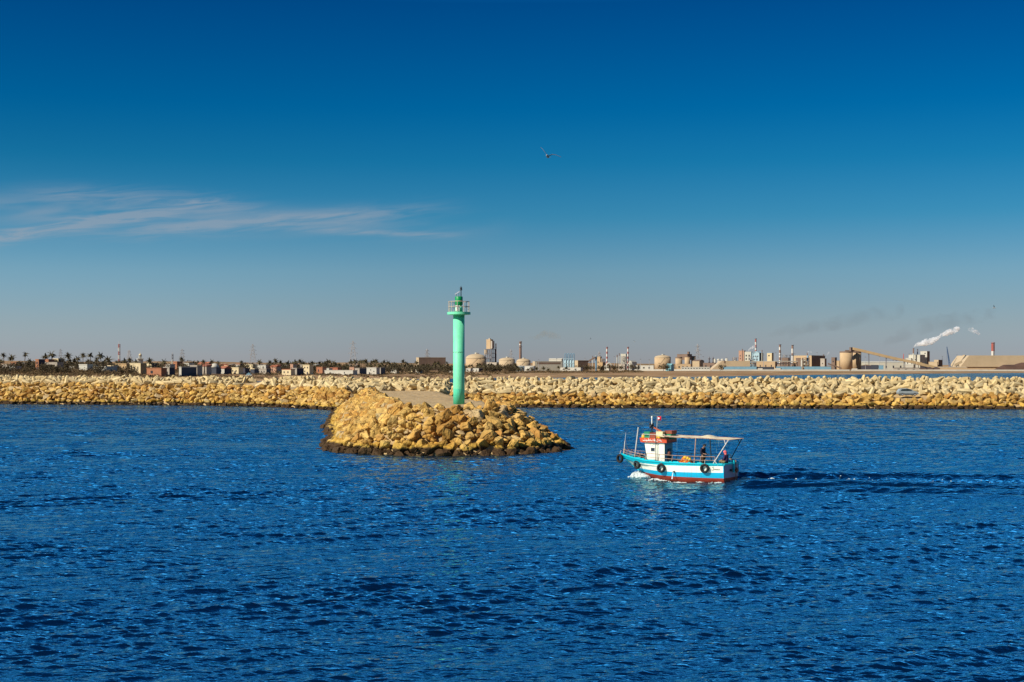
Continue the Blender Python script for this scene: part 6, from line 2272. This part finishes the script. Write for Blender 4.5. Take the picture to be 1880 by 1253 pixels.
# white boundary wall in lengths along the shore road
for (a, b_, Da, Db, lab) in ((1165, 1304, 2140, 2090, 'white boundary wall in front of the office rows'), (1306, 1560, 2088, 2070, 'white boundary wall in front of the blue sheds'), (1562, 1960, 2068, 2040, 'white boundary wall from the silos to the ore heap')):
    xa, xb = wx(a, Da), wx(b_, Db)
    n = 24
    mb = MB()
    for k in range(n):
        f, g = k / n, (k + 1) / n
        p, q = (xa + (xb - xa) * f, Da + (Db - Da) * f), (xa + (xb - xa) * g, Da + (Db - Da) * g)
        zb = min(lz(*p), lz(*q)) - .8
        zt = (lz(*p) + lz(*q)) / 2 + 2.3
        mb.add([(p[0], p[1], zb), (q[0], q[1], zb), (q[0], q[1], zt), (p[0], p[1], zt), (p[0], p[1] + .5, zb), (q[0], q[1] + .5, zb), (q[0], q[1] + .5, zt), (p[0], p[1] + .5, zt)], [(0, 1, 2, 3), (3, 2, 6, 7), (7, 6, 5, 4)])
    tag(mb.build('boundary_wall', W['white']), lab, 'wall')

# open steel process towers, floodlight masts and small stacks that clutter the works' skyline
def frame_tower(label, x0, x1, yt, D, vessel='pale', levels=5, m='steel'):
    x = wx((x0 + x1) / 2, D); zb = lz(x, D) - 1
    wd = (x1 - x0) * D / F; h = wz(yt, D) - zb
    t = thing('process_tower', label, 'process tower', (x, D, zb), R(-20))
    mb = MB()
    for sx in (-.5, 0, .5):
        for sy in (-.4, .4):
            mb.box((sx * wd, sy * wd, h / 2), (.55, .55, h))
    for k in range(levels):
        z = h * (k + 1) / levels - .3
        mb.box((0, 0, z), (wd * 1.08, wd * .9, .5))
        mb.cyl((-.5 * wd, -.42 * wd, z - h / levels + .5), (0, -.42 * wd, z), .22, n=4)
    mb.build('steel_frame', W[m], t)
    for k, (dx, q, f) in enumerate(((-.22, .17, .8), (.24, .13, .55))):
        mb = MB(); mb.smooth = True
        mb.lathe([(.1, 1), (wd * q, 2.5), (wd * q, h * f), (wd * q * .4, h * f + wd * q * .6), (wd * .04, h * f + 1.5)], 14, (dx * wd, 0, 0))
        mb.build('vessel', W[vessel], t)
    mb = MB(); mb.smooth = True; mb.tube([(.3 * wd, -.5 * wd, 2), (.3 * wd, -.5 * wd, h * .7), (-.3 * wd, -.5 * wd, h * .78), (-.3 * wd, -.5 * wd, h * 1.02)], .4, 6)
    mb.build('pipe', W['conc'], t)


frame_tower('open steel tower with pale vessels in front of the pale blue plant', 1376, 1389, 655, 2230, 'sky')
frame_tower('open steel tower between the two banded chimneys', 1438, 1450, 652, 2230, 'conc', 4)
frame_tower('open steel tower against the front of the slant roofed hall', 1474, 1486, 657, 2150, 'pale', 4, 'brown')
frame_tower('open steel tower beside the second striped chimney', 1143, 1152, 655, 2230, 'pale', 4)
frame_tower('rusty open tower beside the process tower with a hopper', 1104, 1110, 659, 2180, 'beige', 4, 'brown')
frame_tower('open steel tower behind the long pale hall', 1640, 1652, 661, 2400, 'conc', 3)
frame_tower('open steel tower next to the reddish block', 1346, 1357, 657, 2330, 'pale', 4, 'brown')
frame_tower('low steel frame with vessels beyond the dark process columns', 1316, 1330, 662, 2300, 'white', 3)
for i, (px, yt, where) in enumerate(((989, 661, 'over the long low hall'), (1022, 659, 'over the curved roof hall'), (1074, 658, 'over the brown shed'), (1128, 655, 'between the striped chimneys'), (1176, 660, 'over the white office row'), (1192, 661, 'beside the big round tank'),
                                     (1291, 655, 'beside the dark process columns'), (1334, 657, 'over the tan bulk store'), (1402, 652, 'over the pale blue plant hall'), (1424, 648, 'before the banded chimneys'), (1459, 650, 'behind the slant roofed hall'), (1500, 648, 'over the slant roofed hall'), (1589, 656, 'under the long conveyor'), (1615, 655, 'beside the small blue shed'), (1730, 655, 'by the dark topped tan tower'), (1757, 652, 'before the huge tan store'))):
    D = 2140 + (i * 61) % 240
    x = wx(px, D); zb = lz(x, D); h = wz(yt, D) - zb
    t = thing('floodlight_mast', 'thin grey floodlight mast ' + where, 'mast', (x, D, zb), 0, 'floodlight masts of the works')
    mb = MB(); mb.cyl((0, 0, 0), (0, 0, h), .38, .22, 6); mb.build('pole', W['tower'], t)
    mb = MB(); mb.box((0, 0, h), (2.2, .8, .5)); mb.build('lamp_head', W['steel'], t)
for i, (px, yt, wpx, m, lab) in enumerate(((1088, 654, 1.6, 'pale', 'thin pale stack behind the rising conveyor'), (1133, 652, 1.8, 'pale', 'thin pale stack beside the ribbed filter block'), (1137, 649, 1.4, 'pale', 'thinnest pale stack against the ribbed filter block'), (1363, 641, 1.8, 'sbrown', 'short rusty stack on the reddish block'),
                                           (1399, 643, 1.6, 'pale', 'short pale stack behind the pale blue plant hall'), (1482, 648, 2.0, 'steel', 'short dark stack on the slant roofed hall'), (1512, 651, 1.8, 'sbrown', 'short rusty stack by the grey lift tower'), (1669, 650, 1.6, 'pale', 'short pale stack on the low white wing'))):
    chimney(lab, px, yt, 2240 + 10 * i, wpx, [(m, 3), ('sbrown', .5)], taper=.95)

# ------------------------------------------------------------------ palms, trees, scrub
M_FROND = mat('palm_frond', (0.060, 0.045, 0.022), 0.8, 0.3, 0.8, objvar=0.3, tint=(0.075, 0.06, 0.02))
M_TRUNK = mat('palm_trunk', (0.10, 0.065, 0.04), 0.9, 0.2, 1.5)
M_LEAF = mat('dry_leaf', (0.062, 0.048, 0.020), 0.85, 0.35, 0.4, objvar=0.35, island=0.35, tint=(0.085, 0.06, 0.03))
M_SCRUB = mat('coastal_scrub', (0.085, 0.062, 0.022), 0.9, 0.35, 0.05, island=0.4, tint=(0.13, 0.075, 0.035))


def crown_mesh(seed):
    r = random.Random(seed)
    mb = MB()
    for k in range(26):
        a = k * 2.39996 + r.uniform(-.2, .2)
        el = R(r.choice((65, 45, 25, 5, -15, -30)) + r.uniform(-8, 8))
        L = r.uniform(2.3, 3.1) * (.85 if el > .9 or el < -.3 else 1)
        p = Vector((0, 0, 0)); d = Vector((math.cos(a) * math.cos(el), math.sin(a) * math.cos(el), math.sin(el)))
        sd_ = Vector((-math.sin(a), math.cos(a), 0))
        rows = []
        for i in range(6):
            w_ = .42 * (1 - (i / 5) ** 2) + .03
            if i == 0: w_ = .12
            rows.append((p - sd_ * w_ + Vector((0, 0, -w_ * .7)), p.copy(), p + sd_ * w_ + Vector((0, 0, -w_ * .7))))
            p = p + d * (L / 5)
            d = (d + Vector((0, 0, -.20))).normalized()
        vs = [q for row in rows for q in row]
        fs = []
        for i in range(5):
            b_ = i * 3
            fs += [(b_, b_ + 1, b_ + 4, b_ + 3), (b_ + 1, b_ + 2, b_ + 5, b_ + 4)]
        mb.add(vs, fs)
    me = mb.mesh('crown')
    me.materials.append(M_FROND)
    return me


def trunk_mesh(seed):
    r = random.Random(seed)
    mb = MB(); mb.smooth = True
    bx, by = r.uniform(-.06, .06), r.uniform(-.06, .06)
    mb.tube([(bx * math.sin(k / 6 * 3.1), by * math.sin(k / 6 * 3.1), k / 6) for k in range(7)], [.05, .036, .031, .029, .028, .029, .032], 7)
    me = mb.mesh('trunk')
    me.materials.append(M_TRUNK)
    return me


CROWNS = [crown_mesh(i) for i in range(4)]
TRUNKS = [trunk_mesh(i) for i in range(4)]


def palm(px, pyc, D, label, group, spread=1.0, k=[0]):
    i = k[0]; k[0] += 1
    x = wx(px, D); zb = lz(x, D) - .3
    h = max(2.0, wz(pyc, D) - zb)
    o = bpy.data.objects.new('palm_tree', None); C.objects.link(o)
    o.location = (x, D, zb)
    o.rotation_euler = (0, 0, (i * 1.7) % 6.28)
    tag(o, label, 'palm tree', group)
    tr = bpy.data.objects.new('trunk', TRUNKS[i % 4]); C.objects.link(tr); tr.parent = o
    tr.scale = (min(h, 8) * .95, min(h, 8) * .95, h)
    cr = bpy.data.objects.new('crown', CROWNS[(i * 3 + i // 4) % 4]); C.objects.link(cr); cr.parent = o
    cr.location = (0, 0, h - .1); cr.scale = (spread,) * 3


PG = 'palms between the houses of the town'
ZP = 38 / 188.0     # photo pixels per zoomed pixel
for zx, zy, sp in ((30, 258, 1.0), (105, 282, 1.5), (232, 250, .95), (412, 268, 1.2), (468, 250, 1.4), (618, 265, 1.4), (705, 288, 1.2), (755, 258, 1.1), (822, 255, 1.2), (915, 260, 1.4), (985, 305, 1.5), (680, 312, 1.2), (800, 312, 1.0),
                   (880, 298, 1.2), (1130, 310, 1.2), (1180, 300, 1.0), (1360, 312, 1.2), (1490, 320, 1.1), (1650, 295, 1.0), (8, 310, 1.1), (270, 310, 1.1), (560, 305, 1.2), (640, 318, 1.1), (945, 318, 1.3), (1060, 325, 1.0), (1235, 315, .9), (1850, 318, .9)):
    pos = 'tall' if zy < 285 else 'low'
    px = zx * ZP
    where = 'west of the brick house' if px < 62 else ('behind the grey block house' if px < 110 else ('over the long white warehouse' if px < 205 else 'near the masts and minaret'))
    palm(px, 600 + zy * ZP, 860 + (zx * 37 % 130), '%s date palm standing %s' % (pos, where), PG, sp)
for zx, zy, sp in ((240, 318, 1.3), (300, 325, 1.0), (512, 325, 1.2), (675, 318, 1.4), (770, 325, 1.2), (822, 312, 1.4), (870, 325, 1.2), (930, 328, 1.4), (965, 335, 1.3), (1000, 322, 1.4), (1045, 318, 1.4), (1075, 330, 1.2), (1160, 335, 1.6), (1130, 350, 1.2), (905, 345, 1.4), (950, 350, 1.3), (1180, 350, 1.2)):
    palm(340 + zx * ZP, 600 + zy * ZP, 1180 + (zx * 53 % 160), 'date palm behind the cream and red roofed houses west of the grove', PG, sp)
rr = random.Random(77)
GG = 'palms of the dense grove'
for k in range(100):
    px = 585 + (905 - 585) * ((k + rr.random()) / 100)
    if px < 835: top = np.interp(px, [585, 600, 640, 700, 740, 790, 835], [668, 664, 664, 663, 664, 666, 667])
    else: top = np.interp(px, [835, 860, 905], [668, 670, 669])
    lay = rr.random()
    palm(px, top + (1.5 + 9 * lay if lay > .35 else rr.uniform(0, 2)), 1300 + 250 * (1 - lay) + max(0, px - 650) * 1.2, ('crown of a date palm on the skyline of the dense grove' if lay <= .35 else 'date palm inside the dense grove below its skyline'), GG, rr.uniform(1.2, 1.7))
for k in range(42):
    px = rr.uniform(888, 948) if k < 30 else rr.uniform(940, 1066)
    D = rr.uniform(1650, 1900)
    palm(px, rr.uniform(670, 677) if k < 30 else rr.uniform(674, 679), D, 'date palm in the small grove in front of the domed tanks' if k < 30 else 'low palm by the white wall below the long hall', GG, rr.uniform(1.1, 1.6))


def tree_mesh(seed):
    r = random.Random(seed)
    mb = MB()
    lobes = [(Vector((r.gauss(0, .42), r.gauss(0, .42), r.uniform(.45, 1.0))), r.uniform(.26, .48)) for _ in range(9)]
    for k in range(330):
        c, q = r.choice(lobes)
        d = Vector((r.gauss(0, 1), r.gauss(0, 1), r.gauss(0, 1))).normalized()
        p = c + d * q * r.uniform(.75, 1.05)
        s_ = r.uniform(.05, .10)
        u = d.orthogonal().normalized(); v = d.cross(u)
        n_ = (d + Vector((r.gauss(0, .6), r.gauss(0, .6), r.gauss(0, .6)))).normalized()
        u = n_.orthogonal().normalized(); v = n_.cross(u)
        mb.add([p - u * s_, p + v * s_ * .8, p + u * s_, p - v * s_ * .8], [(0, 1, 2, 3)])
    me = mb.mesh('crown'); me.materials.append(M_LEAF)
    return me


TREES = [tree_mesh(i) for i in range(4)]


def bush_tree(px, D, h, label, group, k=[0]):
    i = k[0]; k[0] += 1
    x = wx(px, D); zb = lz(x, D) - .2
    o = bpy.data.objects.new('broadleaf_tree', None); C.objects.link(o)
    o.location = (x, D, zb); o.rotation_euler = (0, 0, i * 2.1); tag(o, label, 'tree', group)
    cr = bpy.data.objects.new('crown', TREES[i % 4]); C.objects.link(cr); cr.parent = o
    cr.scale = (h * .8, h * .8, h * .85); cr.location = (0, 0, h * .02)
    tr = bpy.data.objects.new('trunk', TRUNKS[i % 4]); C.objects.link(tr); tr.parent = o
    tr.scale = (h * .8, h * .8, h * .6)


for k in range(46):
    px = rr.uniform(590, 835); D = 1290 + max(0, px - 650) * 1.2 + rr.uniform(-60, 40)
    bush_tree(px, D, rr.uniform(4.5, 8), 'dark rounded tree at the foot of the dense palm grove', 'trees under the palms')
for k in range(22):
    px = rr.uniform(888, 950); bush_tree(px, rr.uniform(1620, 1720), rr.uniform(5, 8.5), 'dark rounded tree in front of the domed tanks', 'trees under the palms')
for px, h_, lab in ((1218, 10, 'dark tree at the foot of the big round tank'), (1226, 8, 'dark tree beside the turquoise canopy'), (1100, 8, 'dark tree under the first striped chimney'), (1107, 7, 'dark tree below the orange brown shed'), (1121, 9, 'dark tree between the striped chimneys'),
                    (1129, 8, 'dark tree before the grey plant block'), (1141, 8, 'dark tree below the ribbed filter block'), (1160, 9, 'dark tree below the white pitched house'), (1170, 7, 'dark tree at the end of the office row'), (1322, 9, 'dark tree on the slope of the tan bulk store'), (1069, 9, 'dark tree beside the brown shed'), (1077, 8, 'dark tree under the rising conveyor'), (1085, 7, 'dark tree left of the stack house'.replace('left of', 'before'))):
    bush_tree(px, 2070, h_, lab, 'trees among the works')
for px, h_ in ((20, 3.5), (48, 4), (57, 4.5), (110, 5), (117, 5.5), (124, 4), (136, 3.5), (262, 3), (283, 4), (292, 4), (330, 3.5), (345, 3), (398, 4), (430, 4), (455, 4), (480, 4.5), (497, 5), (512, 5), (525, 4.5), (545, 5), (575, 5.5), (585, 6)):
    bush_tree(px, 900 + max(0, px - 250) * .9, h_ * 1.25, 'dark bushy tree between the houses of the town', 'trees between the houses')


for k in range(150):
    px = rr.uniform(-20, 600)
    D = np.interp(px, PXS, FRONT) + rr.uniform(-45, 60)
    zone = 'below the western palms' if px < 120 else ('in front of the long white warehouse' if px < 235 else ('in front of the houses by the minaret' if px < 340 else ('in front of the red roofed houses' if px < 470 else 'in front of the houses west of the grove')))
    bush_tree(px, D, rr.uniform(2.6, 6.0) * (1 + max(0, D - 900) / 900), 'dark bushy tree ' + zone, 'trees between the houses')


def build_scrub():
    r = random.Random(5)
    mb = MB()
    n = 0
    while n < 2600:
        px = r.uniform(-120, 1180) if r.random() < .85 else r.uniform(-120, 560)
        sh, fr = np.interp(px, PXS, SHORE), np.interp(px, PXS, FRONT)
        u = r.random() ** .8
        if px < 700 and r.random() < .4: u = r.uniform(.75, 1.02)
        if px > 900: u = r.uniform(.55, .98)
        D = sh + 45 + (fr - sh - 50) * u
        x = wx(px, D)
        dens = mnoise.noise(Vector((x * .018, D * .03, 3))) + .35 + (.35 if px < 330 else 0)
        if dens < r.uniform(0, .5): continue
        n += 1
        hh = r.uniform(.5, 1.5) * (1.25 if px < 650 else .85) * (1 + (px > 800) * .5) * (1 + .6 * (u > .75))
        ww = hh * r.uniform(1.3, 3.0)
        zb = lz(x, D)
        for k in range(24):
            a = r.uniform(0, 6.28); q = math.sqrt(r.random())
            p = Vector((x + ww * q * math.cos(a), D + ww * q * math.sin(a), zb + hh * (1 - q * q) * r.uniform(.35, 1.05)))
            s_ = r.uniform(.22, .45) * (1 + (D > 1000) * .5)
            nn = Vector((r.gauss(0, .6), r.gauss(-.2, .6), r.uniform(.2, 1))).normalized()
            u_ = nn.orthogonal().normalized(); v_ = nn.cross(u_)
            mb.add([p - u_ * s_, p + v_ * s_ * .7, p + u_ * s_, p - v_ * s_ * .7], [(0, 1, 2, 3)])
    tag(mb.build('scrub', M_SCRUB), 'belt of low olive brown scrub along the far shore', 'scrub', None, 'stuff')


build_scrub()
# a small blue and white boat under cover on the town beach
D = 940.0
x = wx(456.5, D); zb = lz(x, D)
t = thing('beached_boat', 'small blue covered boat drawn up before the dark open shed', 'boat', (x, D, zb))
mb = MB(); mb.prism([(-2.2, .2), (-1.6, 0), (1.7, 0), (2.4, .9), (-2.2, .8)], -.8, .8, 'y'); mb.build('hull', W['white'], t)
mb = MB(); mb.prism([(-2.0, .82), (2.1, .82), (.2, 2.4)], -.75, .75, 'y'); mb.build('cover', W['blue'], t)

# ------------------------------------------------------------------ smoke and steam
def smoke_mat(name, col, dens, scale, lo, hi, aniso=0.3):
    m = bpy.data.materials.new(name)
    m.use_nodes = True
    t = NT(m.node_tree)
    m.node_tree.nodes.remove(m.node_tree.nodes['Principled BSDF'])
    v = t.node('ShaderNodeVolumePrincipled')
    v.inputs['Color'].default_value = (*col, 1)
    v.inputs['Anisotropy'].default_value = aniso
    co = t.node('ShaderNodeTexCoord').outputs['Object']
    nz = t.noise(co, scale, 4.0, 0.6, 0.4)
    t.put(v.inputs['Density'], t.maprange(nz, lo, hi, 0.0, dens))
    t.link(v.outputs[0], m.node_tree.nodes['Material Output'].inputs['Volume'])
    return m


def plume(label, pts, D, m, seed=1, lump=.28):
    """a lumpy tube of smoke through (px, py, radius in photo pixels)"""
    s_ = D / F
    P_ = [(wx(px, D), D, wz(py, D), r_ * s_) for px, py, r_ in pts]
    o0 = Vector(P_[0][:3])
    fine, rad = [], []
    for (x0, y0, z0, r0), (x1, y1, z1, r1) in zip(P_[:-1], P_[1:]):
        for k in range(8):
            f = k / 8
            fine.append(Vector((x0 + (x1 - x0) * f, y0, z0 + (z1 - z0) * f)) - o0); rad.append(r0 + (r1 - r0) * f)
    fine.append(Vector(P_[-1][:3]) - o0); rad.append(P_[-1][3])
    mb = MB(); mb.smooth = True
    mb.tube(fine, rad, 18)
    mb.v = [tuple(Vector(v) * 1.0) for v in mb.v]
    k = 0
    out = []
    for i, c in enumerate(fine):
        for j in range(18):
            v = Vector(mb.v[i * 18 + j]); d = v - c
            q = 1 + lump * 2 * mnoise.noise(v * (1.1 / max(rad[i], .5)) + Vector((seed, 0, 0)))
            out.append(tuple(c + d * q))
    mb.v = out
    o = mb.build('smoke', m)
    o.location = o0
    tag(o, label, 'smoke', None, 'stuff')
    return o


M_STEAM = smoke_mat('steam', (0.99, 0.985, 0.98), 0.6, 0.11, .32, .70, 0.0)
M_STEAM2 = smoke_mat('thin_steam', (0.98, 0.98, 0.98), 0.25, 0.12, .36, .70, 0.0)
M_YSMOKE = smoke_mat('yellow_smoke', (0.62, 0.50, 0.30), 0.020, 0.06, .35, .65)
M_DSMOKE = smoke_mat('dark_smoke', (0.30, 0.29, 0.30), 0.006, 0.035, .38, .62)
plume('thick white steam plume leaving the stack of the white factory', [(1677, 638, .8), (1683, 634, 3.2), (1692, 631, 5), (1702, 628.5, 6), (1710, 627, 5.5), (1718, 623.5, 4), (1724, 619, 2.8)], 2250, M_STEAM, 1)
plume('drifting puffs of white steam beyond the thick plume', [(1723, 620, 2), (1730, 615, 3.5), (1738, 611.5, 5), (1748, 608.5, 5), (1757, 604.5, 5), (1762, 603, 2.5)], 2250, M_STEAM, 2)
plume('detached wisp of steam near the top of the plume', [(1777, 606, 1.5), (1783, 605, 4), (1788, 608, 4), (1797, 613, 3), (1800, 614.5, 1)], 2250, M_STEAM2, 3)
plume('small slanting white steam jet over the pale blue plant', [(1373, 645, .8), (1379, 640, 2.2), (1385, 636, 2.2), (1387, 634.5, 1)], 2280, M_STEAM, 4)
plume('small puff of steam over the slant roofed hall', [(1481, 650, 1), (1485, 647, 2.6), (1490, 646.5, 2)], 2200, M_STEAM2, 5)
plume('small puff of steam beside the lift tower', [(1518, 653, 1), (1521, 649, 2.6), (1524, 647, 1.6)], 2200, M_STEAM2, 6)
plume('thin yellow smoke drifting from the brown chimney', [(957, 622.5, .8), (968, 621.5, 2.5), (985, 620, 4), (1000, 612, 8), (1014, 616, 7), (1030, 619, 4)], 2350, M_YSMOKE, 7)
plume('faint dark smoke drifting from the banded chimneys', [(1425, 632, 2), (1450, 617, 7), (1480, 604, 10), (1530, 595, 14), (1600, 580, 16), (1660, 570, 12)], 2300, M_DSMOKE, 8)
plume('faint brownish smoke hanging over the pale blue plant', [(1390, 624, 2), (1410, 617, 6), (1445, 606, 9), (1490, 600, 11), (1540, 598, 9)], 2420, M_DSMOKE, 9)
plume('faint dark smoke drifting behind the white factory', [(1600, 640, 4), (1640, 622, 12), (1690, 600, 16), (1760, 588, 16), (1830, 575, 10)], 2450, M_DSMOKE, 10)
